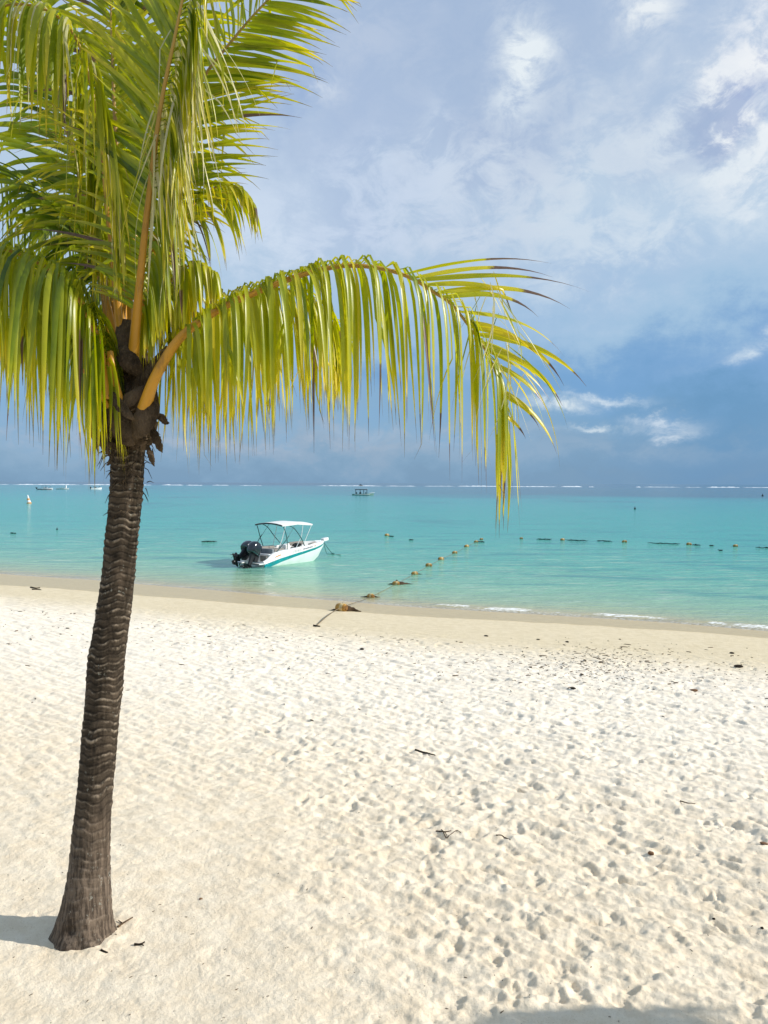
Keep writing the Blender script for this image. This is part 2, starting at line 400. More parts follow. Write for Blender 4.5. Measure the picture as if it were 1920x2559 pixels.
def sand_pt(px, py):
    p = ground_pt(px, py)
    for _ in range(3): p = atz(px, py, sand_z(p.x, p.y))
    return p

# ------------------------------------------------------------------ sea
def build_sea():
    ys = [14.]
    while ys[-1] < 60: ys.append(ys[-1]+.0065*ys[-1])
    while ys[-1] < 2500: ys.append(ys[-1]*1.035)
    ys += [3500., 5500., 9000., 14000.]
    ys = np.array(ys)
    un = np.arange(-.8, .801, .005); o = .8*1.12**np.arange(1, 16)
    us = np.concatenate([-o[::-1], un, o])
    X = us[None, :]*ys[:, None]; Y = np.repeat(ys[:, None], len(us), 1)
    off = -shore_d(X, Y)
    n1 = pn(X*.5, Y*.5, 9); n2 = pn(X*1.6, Y*1.6, 10); na = pn(X*.22, Y*.22, 12)
    Z = np.zeros_like(X)
    # little shore break, strongest towards the right
    amp = .5*sstep(-2, 3, X)*(.5+.9*sstep(-.25, .2, pn(X*.35, X*0+3.3, 8))) + .16
    crest = .75+.25*n1+.5*na
    Z += .07*amp*np.exp(-((off-crest)/.28)**2)
    Z += .012*n2*sstep(.5, 4, off)*sstep(200, 40, Y)
    Z += .012*np.sin((off+.9*n1)*2*math.pi/2.6)*np.exp(-off/9)*sstep(.8, 2.5, off)
    Z[off < -1.2] -= .25
    fo = np.exp(-((off-crest+.15)/.17)**2)*amp*(.55+.9*sstep(-.1,.25,pn(X*1.1,Y*1.1,14)))
    me = np_mesh('sea', np.stack([X, Y, Z], -1).reshape(-1, 3), grid_faces(len(ys), len(us)))
    set_attr(me, 'offshore', off.ravel()); set_attr(me, 'foam', fo.ravel())
    return me
m_sea, n = mat('sea_water')
gp = n.n('ShaderNodeNewGeometry').outputs['Position']; off = n.attr('offshore'); fo = n.attr('foam')
spx = n.n('ShaderNodeSeparateXYZ'); n.link(gp, spx.inputs[0])
j1 = n.noise(gp, .05, 4, .6); j2 = n.noise(n.mapv(gp, (1, 1, 1)), .012, 5, .6); j3 = n.noise(gp, .35, 4, .6)
offj = n.math('MULTIPLY', off, n.math('MULTIPLY_ADD', n.math('SUBTRACT', j1, .5), 1.0, 1.0))
lg = n.math('DIVIDE', n.math('LOGARITHM', n.math('ADD', n.math('MAXIMUM', offj, 0.), 1.), 10.), 3.3)
def wc(r, g, b, k=.62): return tuple(v*k for v in lin(r, g, b)[:3])+(1,)
col = n.ramp(lg, [(0., wc(206,188,146,.86)), (.08, wc(196,190,148,.84)), (.16, wc(178,202,158,.78)), (.26, wc(152,212,174,.72)), (.36, wc(116,212,182,.66)), (.48, wc(82,208,186,.63)), (.60, wc(64,202,184)), (.71, wc(50,184,180)), (.84, wc(54,164,170)), (.895, wc(46,140,158)), (.912, wc(26,66,98)), (1., wc(24,58,92))])
# seagrass beds darken the bottom
grass = n.math('MULTIPLY', n.ss(n.noise(n.mapv(gp, (1, .6, 1)), .028, 5, .62), .54, .70), n.math('MULTIPLY', n.ss(off, 10, 40), n.ss(off, 700, 400)))
col = n.mix(n.math('MULTIPLY', grass, .62), col, wc(34,122,134))
rt = n.math('DIVIDE', spx.outputs[0], n.math('MAXIMUM', spx.outputs[1], 1.))
bed = n.math('MULTIPLY', n.ss(rt, -.25, .22), n.ss(n.math('MULTIPLY_ADD', n.math('SUBTRACT', j2, .5), 260., spx.outputs[1]), 190, 310))
col = n.mix(n.math('MULTIPLY', bed, .85), col, wc(62,108,128))
# pale and deeper streaks painted into the shallows for light bent by wavelets
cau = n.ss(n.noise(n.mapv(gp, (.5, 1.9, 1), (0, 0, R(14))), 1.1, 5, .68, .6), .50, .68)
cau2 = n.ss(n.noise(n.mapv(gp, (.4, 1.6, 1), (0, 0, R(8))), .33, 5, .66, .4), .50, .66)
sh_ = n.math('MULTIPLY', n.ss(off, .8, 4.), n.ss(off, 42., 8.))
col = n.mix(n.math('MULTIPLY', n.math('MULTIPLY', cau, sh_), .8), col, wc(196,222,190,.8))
col = n.mix(n.math('MULTIPLY', n.math('MULTIPLY', cau2, n.ss(off, 2, 8)), n.ss(off, 160., 20., 0., .6)), col, wc(40,160,160))
# foam
fn = n.noise(gp, 9, 6, .75); fn2 = n.noise(gp, 2.2, 3, .6)
fn3 = n.noise(n.mapv(gp, (1, 2.2, 1)), 3.6, 5, .75)
fm = n.math('MULTIPLY', n.ss(n.math('MULTIPLY', fo, n.math('ADD', fn, n.math('MULTIPLY', fn3, .8))), .34, .62), n.ss(fn3, .40, .56))
thin = n.math('MULTIPLY', n.ss(off, .55, .12), n.ss(fn, .42, .62))
fm = n.math('MAXIMUM', fm, n.math('MULTIPLY', thin, .55))
# ripples, fading with distance
rp1 = n.noise(n.mapv(gp, (.55, 1.5, 1), (0, 0, R(12))), 1.3, 5, .6); rp2 = n.noise(n.mapv(gp, (.8, 1.6, 1), (0, 0, R(-10))), 4.2, 4, .6); rp3 = n.noise(n.mapv(gp, (.35, 1.2, 1)), .12, 5, .7)
h = n.math('ADD', n.math('MULTIPLY', rp1, .6), n.math('MULTIPLY', rp2, .25))
nm = n.bump(rp3, .5, .9, n.bump(h, .8, .32))
alpha = n.math('MAXIMUM', n.ss(n.math('MULTIPLY_ADD', n.math('SUBTRACT', j3, .5), .8, off), -.25, .55, .0, 1.), fm)
water = n.principled(col, .12, .30, nm)
foam = n.principled(lin(238,238,232), .7, .2, n.bump(fn, .6, .05))
tr = n.n('ShaderNodeBsdfTransparent')
thr = n.n('ShaderNodeMixShader'); n.link(alpha, thr.inputs[0]); n.link(tr.outputs[0], thr.inputs[1]); n.link(water, thr.inputs[2])
ms = n.n('ShaderNodeMixShader'); n.link(fm, ms.inputs[0]); n.link(thr.outputs[0], ms.inputs[1]); n.link(foam, ms.inputs[2])
n.out(ms.outputs[0])
tag(obj('sea', build_sea(), m_sea), kind='structure')

# surf breaking on the reef
m_surf = simple('surf_foam', lin(222,230,234), .8, .1, .12, .3)
def surf():
    mb = MB()
    segs = [(-60,30),(36,202),(204,283),(310,381),(404,461),(463,508),(528,575),(597,655),(790,960),(962,1040),(1060,1140),(1142,1258),(1262,1392),(1400,1455),(1472,1487),(1586,1600),(1608,1697),(1712,1752),(1768,1850),(1852,1990),(-300,-90),(2010,2250)]
    for a, b in segs:
        Y = random.uniform(985, 1035); k = max(6, int((b-a)/5)); x0, x1 = (a-CX)/F*Y, (b-CX)/F*Y
        hh = random.uniform(.35, 1.25)
        rings = []
        for i in range(k+1):
            t = i/k; e = min(1, 5*t, 5*(1-t))**.7; x = x0+(x1-x0)*t; hz = hh*max(.05, e)*random.uniform(.35, 1.1); y = Y+6*pn(np.array([x*.02]), np.array([a*.7]), 3)[0]*2
            rings.append([(x, y-2.2*e-.1, -.1), (x, y-1.2*e-.05, hz*.75), (x, y, hz), (x, y+1.6*e+.05, hz*.6), (x, y+2.5*e+.1, -.1)])
        mb.loft(rings, close=True)
    return mb.build('reef_surf', m_surf)
tag(surf(), kind='structure')

# ------------------------------------------------------------------ palm
m_leaf, n = mat('palm_leaflets')
at_ = n.n('ShaderNodeAttribute'); at_.attribute_name = 'leaf'
sp = n.n('ShaderNodeSeparateColor'); n.link(at_.outputs['Color'], sp.inputs[0]); tt, yel, dry = sp.outputs; ble = at_.outputs['Alpha']
gp = n.n('ShaderNodeNewGeometry').outputs['Position']; nz = n.noise(gp, 30, 3, .6); nz2 = n.noise(gp, 5, 3, .6)
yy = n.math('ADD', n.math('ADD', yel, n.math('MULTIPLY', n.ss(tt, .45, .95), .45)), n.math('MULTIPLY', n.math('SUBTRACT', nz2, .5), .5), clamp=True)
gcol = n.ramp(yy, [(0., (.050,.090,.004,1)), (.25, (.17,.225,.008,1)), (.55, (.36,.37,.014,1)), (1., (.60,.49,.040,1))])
tip = n.ss(n.math('MULTIPLY_ADD', n.math('SUBTRACT', nz, .5), .1, tt), .84, .92)
gcol = n.mix(n.math('MULTIPLY', tip, .8), gcol, (.10,.062,.028,1))
dmask = n.ss(n.math('MULTIPLY_ADD', n.math('SUBTRACT', nz, .5), .12, n.math('ADD', tt, dry)), .98, 1.04)
gcol = n.mix(dmask, gcol, n.mix(nz, (.085,.05,.03,1), (.15,.10,.075,1)))
gcol = n.mix(ble, gcol, n.mix(nz, (.50,.46,.26,1), (.66,.62,.45,1)))
pr = n.principled(gcol, .34, .5, n.bump(n.noise(gp, 160, 2, .5), .15, .002))
tl = n.n('ShaderNodeBsdfTranslucent')
hsv = n.n('ShaderNodeHueSaturation'); n.link(gcol, hsv.inputs['Color']); hsv.inputs['Saturation'].default_value = 1.1; hsv.inputs['Value'].default_value = 1.8
n.link(hsv.outputs[0], tl.inputs[0])
mx = n.n('ShaderNodeMixShader'); mx.inputs[0].default_value = .44; n.link(pr, mx.inputs[1]); n.link(tl.outputs[0], mx.inputs[2]); n.out(mx.outputs[0])

m_rach, n = mat('palm_rachis')
ta = n.attr('along'); gp = n.n('ShaderNodeNewGeometry').outputs['Position']; nz = n.noise(n.mapv(gp, (1, 1, .3)), 14, 5, .65)
rc = n.ramp(ta, [(0, (.60,.29,.022,1)), (.22, (.52,.25,.022,1)), (.45, (.34,.19,.03,1)), (1, (.46,.32,.06,1))])
rc = n.mix(n.math('MULTIPLY', n.ss(nz, .5, .72), .6), rc, (.16,.085,.025,1))
n.out(n.principled(rc, .42, .4, n.bump(nz, .3, .005)))

m_bark, n = mat('palm_bark')
tc = n.n('ShaderNodeNewGeometry').outputs['Position']; rg = n.attr('ring'); hh = n.attr('height')
v1 = n.noise(n.mapv(tc, (1, 1, .35)), 22, 6, .7); v2 = n.noise(n.mapv(tc, (1, 1, 2.5)), 9, 6, .7); v3 = n.noise(tc, 2.2, 4, .6)
bc = n.mix(n.ss(v2, .3, .7), (.020,.015,.010,1), (.080,.060,.041,1))
bc = n.mix(n.math('MULTIPLY', n.ss(rg, .35, .85), n.ss(v1, .38, .62)), bc, (.27,.215,.155,1))
bc = n.mix(n.math('MULTIPLY', n.ss(v3, .50, .66), .7), bc, (.13,.095,.065,1))
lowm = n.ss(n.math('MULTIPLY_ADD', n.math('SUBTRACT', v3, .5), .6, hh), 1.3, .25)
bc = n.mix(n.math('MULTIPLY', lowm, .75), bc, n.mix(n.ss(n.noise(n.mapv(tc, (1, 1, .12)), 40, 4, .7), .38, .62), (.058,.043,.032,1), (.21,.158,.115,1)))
lich = n.math('MULTIPLY', n.ss(n.noise(n.mapv(tc, (1, 1, .8)), 34, 3, .6), .62, .68), n.ss(n.noise(tc, 3.0, 3, .6), .44, .6))
bc = n.mix(n.math('MULTIPLY', lich, .55), bc, (.36,.36,.30,1))
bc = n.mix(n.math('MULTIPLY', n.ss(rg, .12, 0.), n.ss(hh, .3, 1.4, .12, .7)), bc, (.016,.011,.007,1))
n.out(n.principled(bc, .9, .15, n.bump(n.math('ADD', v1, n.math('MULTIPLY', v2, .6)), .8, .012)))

m_sheath, n = mat('palm_fibre')
tc = n.n('ShaderNodeNewGeometry').outputs['Position']
f1 = n.noise(n.mapv(tc, (3, 3, .6), (R(12), R(20), 0)), 26, 6, .75); f2 = n.noise(tc, 6, 5, .6); f3 = n.noise(n.mapv(tc, (.6, 3, 3), (0, R(35), 0)), 60, 4, .7)
sc_ = n.mix(n.ss(f2, .3, .7), (.05,.034,.021,1), (.19,.135,.085,1)); sc_ = n.mix(n.math('MULTIPLY', n.ss(f1, .5, .75), .7), sc_, (.36,.26,.16,1)); sc_ = n.mix(n.ss(f1, .42, .28), sc_, (.02,.014,.01,1))
n.out(n.principled(sc_, .9, .1, n.bump(n.math('ADD', f1, n.math('MULTIPLY', f3, .5)), 1., .035)))

base_front = sand_pt(207, 2372)
Y0 = base_front.y + .19
edges = [(2372,125,288),(2353,127,287),(2314,138,282),(2248,157,276),(2138,175,275),(2027,190,277),(1862,204,292),(1641,222,313),(1421,259,338),(1200,276,359),(1108,278,361),(1060,277,362),(1010,280,362),(960,285,358),(900,294,350),(850,300,340)]
palm = empty('palm_tree', (base_front.x, Y0, base_front.z-.02), 0, 'coconut palm with slim dark ringed trunk and yellow green fronds standing on the sand', 'palm tree')
PL = Vector(palm.location)
def build_trunk():
    cz, cx, cr = [], [], []
    for y, l, r in edges:
        p = at((l+r)/2, y, Y0); cz.append(p.z); cx.append(p.x); cr.append((at(r, y, Y0)-at(l, y, Y0)).length/2)
    cz[0] = base_front.z-.06
    cz, cx, cr = map(np.array, (cz, cx, cr))
    nr, nc = 900, 110
    z = np.linspace(cz[0], cz[-1], nr)
    # smooth interpolation
    def sm(v):
        w_ = np.interp(z, cz, v)
        k = np.hanning(61); k /= k.sum(); wp = np.pad(w_, 30, mode='reflect', reflect_type='odd'); return np.convolve(wp, k, 'valid')
    xs, rs = sm(cx), sm(cr)
    th = np.linspace(0, 2*math.pi, nc, endpoint=False)
    Zg = np.repeat(z[:, None], nc, 1); T = np.repeat(th[None, :], nr, 0); hgt = Zg-cz[0]
    ct, st = np.cos(T), np.sin(T)
    wob = .045*pn(ct*1.3+7, hgt*1.5+st*1.3, 21)+.009*pn(ct*3.1, hgt*4+st*3.1, 22)+.003*pn(ct*9, hgt*12+st*9, 20)
    sp_ = np.interp(hgt, [0, .8, 1.8, 3.5], [.075, .068, .05, .047])
    cum = np.cumsum(np.gradient(z)/np.interp(z-cz[0], [0, .8, 1.8, 3.5], [.075, .068, .05, .047]))
    ph = cum[:, None]+(wob+.006*np.sin(T*2+hgt*5))/.05
    fr = ph-np.floor(ph); idx = np.floor(ph).astype(int)
    rnd = pn(idx*3.17+.5+ct*.9, st*.9+idx*1.31, 23)
    amp = (.0015+.0085*np.clip(.35+1.7*rnd, 0, 1))*np.interp(hgt, [0, .25, .8, 2.0], [.2, .6, .9, 1.])
    ledge = fr**1.6*np.where(fr > .9, (1-fr)/.1, 1)
    disp = amp*ledge
    disp += .008*np.clip(pn(ct*3+idx*.7, st*3+idx*1.9, 41), 0, 1)*(fr > .4)+.010*pn(ct*1.1+3, hgt*2.2+st*1.1, 24)+.004*pn(ct*6, hgt*9+st*6, 25)+.0022*pn(ct*16, hgt*24+st*16, 26)
    low = sstep(1.0, .1, hgt)
    cr_ = np.abs(pn(T*9.1, hgt*2.1, 27)); disp -= low*.004*sstep(.16, 0, cr_)*(pn(T*2, hgt*7, 44) > 0)
    disp += low*.018*pn(ct*1.6+1, st*1.6+hgt*2.5, 28)+.03*sstep(.14, 0, hgt)*(.6+pn(ct*2.2, st*2.2, 29))
    # notch at the foot
    notch = np.exp(-(((T-4.55)/.22)**2+((hgt-.17)/.045)**2)); disp -= .03*notch
    Rr = rs[:, None]*.955+disp
    V = np.stack([xs[:, None]+Rr*ct-PL.x, Y0+Rr*st-PL.y, Zg-PL.z], -1).reshape(-1, 3)
    me = np_mesh('trunk', V, grid_faces(nr, nc, True))
    set_attr(me, 'ring', (ledge*(.5+.8*np.clip(.5+1.4*rnd, 0, 1))-.8*notch).ravel()); set_attr(me, 'height', hgt.ravel())
    return me
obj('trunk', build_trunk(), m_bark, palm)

def leaf_ribbon(p0, d0, wv, L, W, droop, nseg, twist, curl, acc, early=0.):
    """appends one leaflet; acc = (V list, faces list, tvals list)"""
    V, Fc, Tv = acc; b = len(V)
    d = d0.copy(); p = p0.copy(); w_ = wv-d*np.dot(wv, d); w_ = unit(w_)
    ds = L/nseg; kink = random.randint(3, nseg-2) if random.random() < .13 else -1
    for k in range(nseg+1):
        t = k/nseg
        wd = W*float(np.interp(t, [0, .06, .25, .55, .78, .9, 1], [.35, .75, 1, .82, .42, .13, .03]))*.5
        nn = np.cross(d, w_)
        V.append(p-w_*wd+nn*wd*.35); V.append(p); V.append(p+w_*wd+nn*wd*.35); Tv += [t, t, t]
        if k < nseg:
            for q in (0, 1):
                i = b+3*k+q; Fc.append((i, i+1, i+4, i+3))
            p = p+d*ds
            g_ = droop*((1-early)*(.25+1.5*t)+early*5.2*math.exp(-t*5.2))/nseg
            d = unit(d+np.array([0, 0, -g_])+curl/nseg)
            if k == kink: d = unit(d*.5+np.array([random.gauss(0, .35), random.gauss(0, .35), -.6]))
            c_, s_ = math.cos(twist/nseg), math.sin(twist/nseg)
            w_ = unit(w_-d*np.dot(w_, d)); w_ = unit(w_*c_+np.cross(d, w_)*s_)
FR = []
def frond(ctrl, ref, L, nl, droop, ang=(62, 22), lift=.15, start=.2, yel=.35, dry=0., ble=0., W=.042, rad=.036, side_droop=(1, 1), jit=.1, sides=(1, 1), profile=None, label=None, curl=(0, 0, 0), early=0., stiff=None, thin=None):
    pts = catmull([P(u, v, Y0+dy) for u, v, dy in ctrl], 90)
    seg = np.concatenate([[0], np.cumsum(np.linalg.norm(np.diff(pts, axis=0), axis=1))]); tot = seg[-1]
    s = np.linspace(0, tot, 90); pts = np.stack([np.interp(s, seg, pts[:, i]) for i in range(3)], -1)
    T = unit(np.gradient(pts, axis=0)); ref = np.array(ref, float)
    N = unit(ref[None]-T*(T@ref)[:, None]); B = np.cross(T, N)
    acc = ([], [], []); cols = []
    for i in range(nl):
        for sgi, sg in enumerate((-1, 1)):
            if random.random() > sides[sgi]: continue
            if thin and i > thin[0]*nl and random.random() < thin[1]: continue
            q = (i+random.uniform(-.3, .3)+.25*sg)/nl; q = min(max(q, 0), 1)
            t = start+(1-start)*q; fi = t*89; k = min(int(fi), 88); f = fi-k
            p = pts[k]*(1-f)+pts[k+1]*f; tt_ = T[k]; nn = N[k]; bb = B[k]
            a = R(ang[0]+(ang[1]-ang[0])*q**1.5+random.gauss(0, 4))
            lf = lift+random.gauss(0, jit*.7)
            d = math.cos(a)*tt_+math.sin(a)*(sg*bb)*math.cos(lf)+math.sin(a)*math.sin(lf)*nn
            d = unit(d+np.array([random.gauss(0, jit), random.gauss(0, jit), random.gauss(0, jit)])*.6)
            pr_ = profile or ([0, .12, .35, .7, 1], [.5, .85, 1, .78, .4])
            ln = L*float(np.interp(q, pr_[0], pr_[1]))*random.uniform(.74, 1.08)
            bb_ = 1. if random.random() < ble else 0.
            dr = droop*side_droop[sgi]*random.uniform(.75, 1.3)
            ea = early; big = 1.
            if side_droop[sgi] > 4: ln *= .8; ea = .65
            if stiff and sg == stiff[0] and q > stiff[1]*random.uniform(.9, 1.1) and random.random() < .62:      # leaflets that still stand out from the rachis
                d = unit(.55*tt_+np.array([.8, random.gauss(.05, .16), .62-1.5*(q-stiff[1])+random.gauss(0, .12)])); dr = random.uniform(.2, 1.0)+2.4*(q-stiff[1]); ea = 0.; ln *= random.uniform(.5, 1.0)*(1.08-1.05*(q-stiff[1])); bb_ = 0.; big = 1.3
            cu = np.array([random.gauss(0, .12), random.gauss(0, .12), 0])+np.array(curl)
            wd = W*random.uniform(.8, 1.1)*(.6 if bb_ else 1)*big
            b0 = len(acc[0])
            leaf_ribbon(p+nn*.004, d, tt_*.9+nn*.45, ln, wd, dr, 12, random.gauss(0, .5)+(random.choice((-2, 2)) if bb_ else 0), cu, acc, ea)
            yv = min(1, max(0, yel+random.gauss(0, .12)+.1*q)); dv = dry*max(0, random.gauss(.6, .35))*(.3+.9*q) if dry else max(0, random.gauss(-.05, .06))
            if random.random() < .035: dv = random.uniform(.3, .8)
            if big > 1: yv, dv = min(1, yv+.25), random.uniform(.1, .5)
            cols += [(yv, dv, bb_*random.uniform(.5, 1))]*(len(acc[0])-b0)
    V = np.array(acc[0])-np.array(PL); me = np_mesh('frond', V, acc[1])
    cols = np.array(cols); set_attr(me, 'leaf', np.stack([np.array(acc[2]), cols[:, 0], cols[:, 1], cols[:, 2]], -1))
    fo_ = obj('frond', me, m_leaf, palm)
    if label: fo_['label'] = label
    rr = rad*np.interp(np.linspace(0, 1, 90), [0, .05, .2, .5, 1], [1.25, 1.0, .72, .42, .1])
    Vr, Q = tube_arrays(pts-np.array(PL), rr, 10, .75, ref)
    mr = np_mesh('rachis', Vr, Q); set_attr(mr, 'along', np.repeat(np.linspace(0, 1, 90), 10)); obj('rachis', mr, m_rach, fo_)
    return fo_

# tall frond in front, seen from below
frond([(286,800,-.12),(294,700,-.2),(318,460,-.38),(346,240,-.55),(378,80,-.66),(408,-60,-.72),(450,-210,-.7)], (.25, 1, .2), 1.02, 92, .8, (70, 32), .3, .14, .32, ble=.03, rad=.038, side_droop=(7.5, .6), jit=.12, W=.036, early=.35, label='tall upright frond rising in front of the crown')
# upper right
frond([(300,760,.1),(345,480,.1),(390,300,.1),(430,185,.1),(500,90,.1),(585,-5,.05),(690,-90,0),(800,-150,-.1)], (-.15, -1, .25), .80, 92, .42, (66, 38), -.22, .26, .42, rad=.032, jit=.07, W=.031, label='frond slanting up to the top right')
# big drooping frond on the right
frond([(312,882,-.27),(336,815,-.33),(385,735,-.32),(440,690,-.28),(493,658,-.25),(552,632,-.22),(620,605,-.19),(680,586,-.16),(749,574,-.13),(824,580,-.09),(887,600,-.06),(932,628,-.03),(977,659,0),(1022,717,.03),(1057,771,.05),(1076,825,.07),(1086,890,.09),(1086,925,.1)], (-.1, -.2, 1), 1.36, 96, 5.2, (60, 30), .55, .17, .47, dry=.2, rad=.045, jit=.17, W=.032, early=.72, stiff=(-1, .5, 40), thin=(.42, .3), profile=([0, .1, .3, .62, .8, 1], [.6, .85, .93, 1.03, .95, .52]), label='arching yellow green frond drooping to the right with brown tips')
# the one behind it
frond([(320,840,.1),(385,745,.2),(440,690,.3),(520,640,.45),(610,625,.6),(690,665,.7),(750,740,.8)], (-.1, .3, 1), 1.36, 88, 4.6, (62, 34), .45, .14, .54, rad=.036, jit=.22, W=.029, dry=.05, early=.65)
# left drooping
frond([(238,860,-.2),(228,800,-.26),(205,715,-.3),(160,630,-.34),(95,575,-.36),(0,535,-.36),(-110,520,-.34),(-230,560,-.3)], (.1, -.2, 1), 1.36, 92, 5.4, (64, 38), .5, .08, .34, rad=.032, jit=.17, W=.035, early=.7, label='frond drooping to the left')
frond([(250,860,.15),(215,790,.4),(150,720,.7),(60,690,.9),(-60,700,1.)], (.1, .2, 1), .85, 70, 5., (66, 40), .3, .2, .40, rad=.028, jit=.14, W=.036, early=.7)
# fronds behind on the left, leaf colour darkened for shade inside the crown
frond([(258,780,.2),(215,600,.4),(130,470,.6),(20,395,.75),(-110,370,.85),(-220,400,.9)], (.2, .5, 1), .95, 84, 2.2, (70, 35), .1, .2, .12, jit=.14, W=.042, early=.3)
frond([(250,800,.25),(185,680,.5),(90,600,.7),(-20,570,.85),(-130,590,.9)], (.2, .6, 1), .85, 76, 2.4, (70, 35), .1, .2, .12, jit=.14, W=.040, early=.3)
# arching over the top left
frond([(262,740,-.05),(236,480,-.12),(208,240,-.2),(160,75,-.3),(70,12,-.36),(-40,30,-.4),(-150,120,-.4)], (.2, .1, 1), 1.0, 92, 4.5, (66, 38), .1, .22, .40, jit=.1, W=.034, rad=.034, early=.6, ble=.14, label='frond arching over to the top left')
# upright behind
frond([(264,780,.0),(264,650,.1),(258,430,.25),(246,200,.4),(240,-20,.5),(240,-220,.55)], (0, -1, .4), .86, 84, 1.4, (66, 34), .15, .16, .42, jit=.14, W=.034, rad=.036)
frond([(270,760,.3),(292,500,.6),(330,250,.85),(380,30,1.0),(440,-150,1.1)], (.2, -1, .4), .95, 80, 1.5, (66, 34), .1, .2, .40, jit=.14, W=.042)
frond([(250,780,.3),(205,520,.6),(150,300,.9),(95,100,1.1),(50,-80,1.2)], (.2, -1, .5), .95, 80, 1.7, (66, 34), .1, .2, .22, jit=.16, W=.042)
# short frond drooping behind the tall one to the right
frond([(300,770,.15),(350,600,.25),(400,470,.3),(455,410,.3),(510,405,.28),(545,440,.25)], (-.2, .2, 1), .66, 56, 3., (64, 34), .1, .3, .40, jit=.16, W=.032, early=.3)
frond([(305,790,.05),(335,680,.0),(375,600,-.05),(425,570,-.08),(465,590,-.1)], (-.2, .1, 1), .72, 44, 5., (64, 34), .2, .25, .46, jit=.16, W=.030, early=.6, rad=.024)
# away from the viewer, leaf colour likewise lowered for the crown's shade
frond([(275,790,.3),(280,640,.8),(300,540,1.5),(330,520,2.2),(350,560,2.8)], (0, .3, 1), .95, 70, 2.6, (72, 38), 0, .25, .26, jit=.14, W=.042, early=.4)
frond([(265,790,.3),(235,600,.8),(190,480,1.5),(150,440,2.2),(120,470,2.8)], (0, .3, 1), .95, 70, 2.6, (72, 38), 0, .25, .18, jit=.14, W=.042, early=.4)

# hanging bleached leaflets split from the tall frond
def strands(rows, name='dry_leaflets', lab=None):
    acc = ([], [], []); cols = []
    for (u, v, dy, L, w_, bl, yl) in rows:
        p = np.array(P(u, v, Y0+dy)); b0 = len(acc[0])
        d = unit(np.array([random.gauss(.18, .12 if name == 'dry_leaflets' and w_ > .012 else .45), random.gauss(-.1, .1), -.75]))
        leaf_ribbon(p, d, np.array([1, random.uniform(-.6, .6), 0]), L, w_, 2.0, 12, random.gauss(0, 1.6), np.array([random.gauss(.0, .15 if w_ > .012 else .5), random.gauss(0, .15), 0]), acc)
        cols += [(yl, random.choice((0, 0, .1)), bl)]*(len(acc[0])-b0)
    me = np_mesh(name, np.array(acc[0])-np.array(PL), acc[1]); cols = np.array(cols)
    set_attr(me, 'leaf', np.stack([np.array(acc[2]), cols[:, 0], cols[:, 1], cols[:, 2]], -1))
    o = obj(name, me, m_leaf, palm)
    if lab: o['label'] = lab
rows = []
for k in range(84):
    t = random.random()**.8; u = 405-85*t+random.gauss(0, 9)+14; v = -10+330*t+random.gauss(0, 18)
    rows.append((u, v, -.62+.2*t, random.uniform(.55, 1.0), random.uniform(.010, .026), random.choice((.9, .8, .6, .35, 0.)), random.uniform(.35, .8)))
strands(rows, lab='pale bleached leaflets hanging in a bundle')
rows = []
for k in range(30):   # threads off the right frond's tip
    t = random.random(); u = random.uniform(1010, 1085)+55*t; v = 585+230*t+random.gauss(0, 25)
    rows.append((u, v, random.uniform(-.2, .2), random.uniform(.35, .85), random.uniform(.005, .0115), random.choice((.9, .6, 0)), random.choice((1., .3))))
strands(rows, lab='thin dried threads hanging from the frond tip')

# leaf sheath: lumpy fibre wrapped round the crown
def sheath():
    rows_ = [(1125,280,360,0),(1108,270,372,.0),(1085,262,382,0),(1050,256,384,0),(1015,262,380,0),(975,272,384,0),(940,282,384,0),(905,288,372,0),(870,294,358,0),(840,300,348,0)]
    nr, nc = 150, 96; zz, cx, cr = [], [], []
    for y, l, r, _ in rows_:
        p = at((l+r)/2, y, Y0); zz.append(p.z); cx.append(p.x); cr.append((at(r, y, Y0)-at(l, y, Y0)).length/2)
    z = np.linspace(zz[0], zz[-1], nr); th = np.linspace(0, 2*math.pi, nc, endpoint=False)
    T = np.repeat(th[None], nr, 0); Zg = np.repeat(z[:, None], nc, 1)
    ct, st = np.cos(T), np.sin(T)
    Rr = np.interp(z, zz, cr)[:, None]*.97
    wrap = (Zg*9+T*1.1+.8*pn(ct*1.5, st*1.5+Zg*3, 31)); fr = wrap-np.floor(wrap)
    wrap2 = (Zg*6-T*1.0+.8*pn(ct*1.2+5, st*1.2+Zg*2, 35)); fr2 = wrap2-np.floor(wrap2)
    Rr = Rr+.014*fr+.012*fr2+.022*pn(ct*1.7, Zg*7+st*1.7, 32)+.010*pn(ct*5, Zg*18+st*5, 33)+.004*pn(ct*16, Zg*40+st*16, 34)
    V = np.stack([np.interp(z, zz, cx)[:, None]+Rr*ct-PL.x, Y0+Rr*st-PL.y, Zg-PL.z], -1).reshape(-1, 3)
    obj('leaf_sheath', np_mesh('leaf_sheath', V, grid_faces(nr, nc, True)), m_sheath, palm)
sheath()
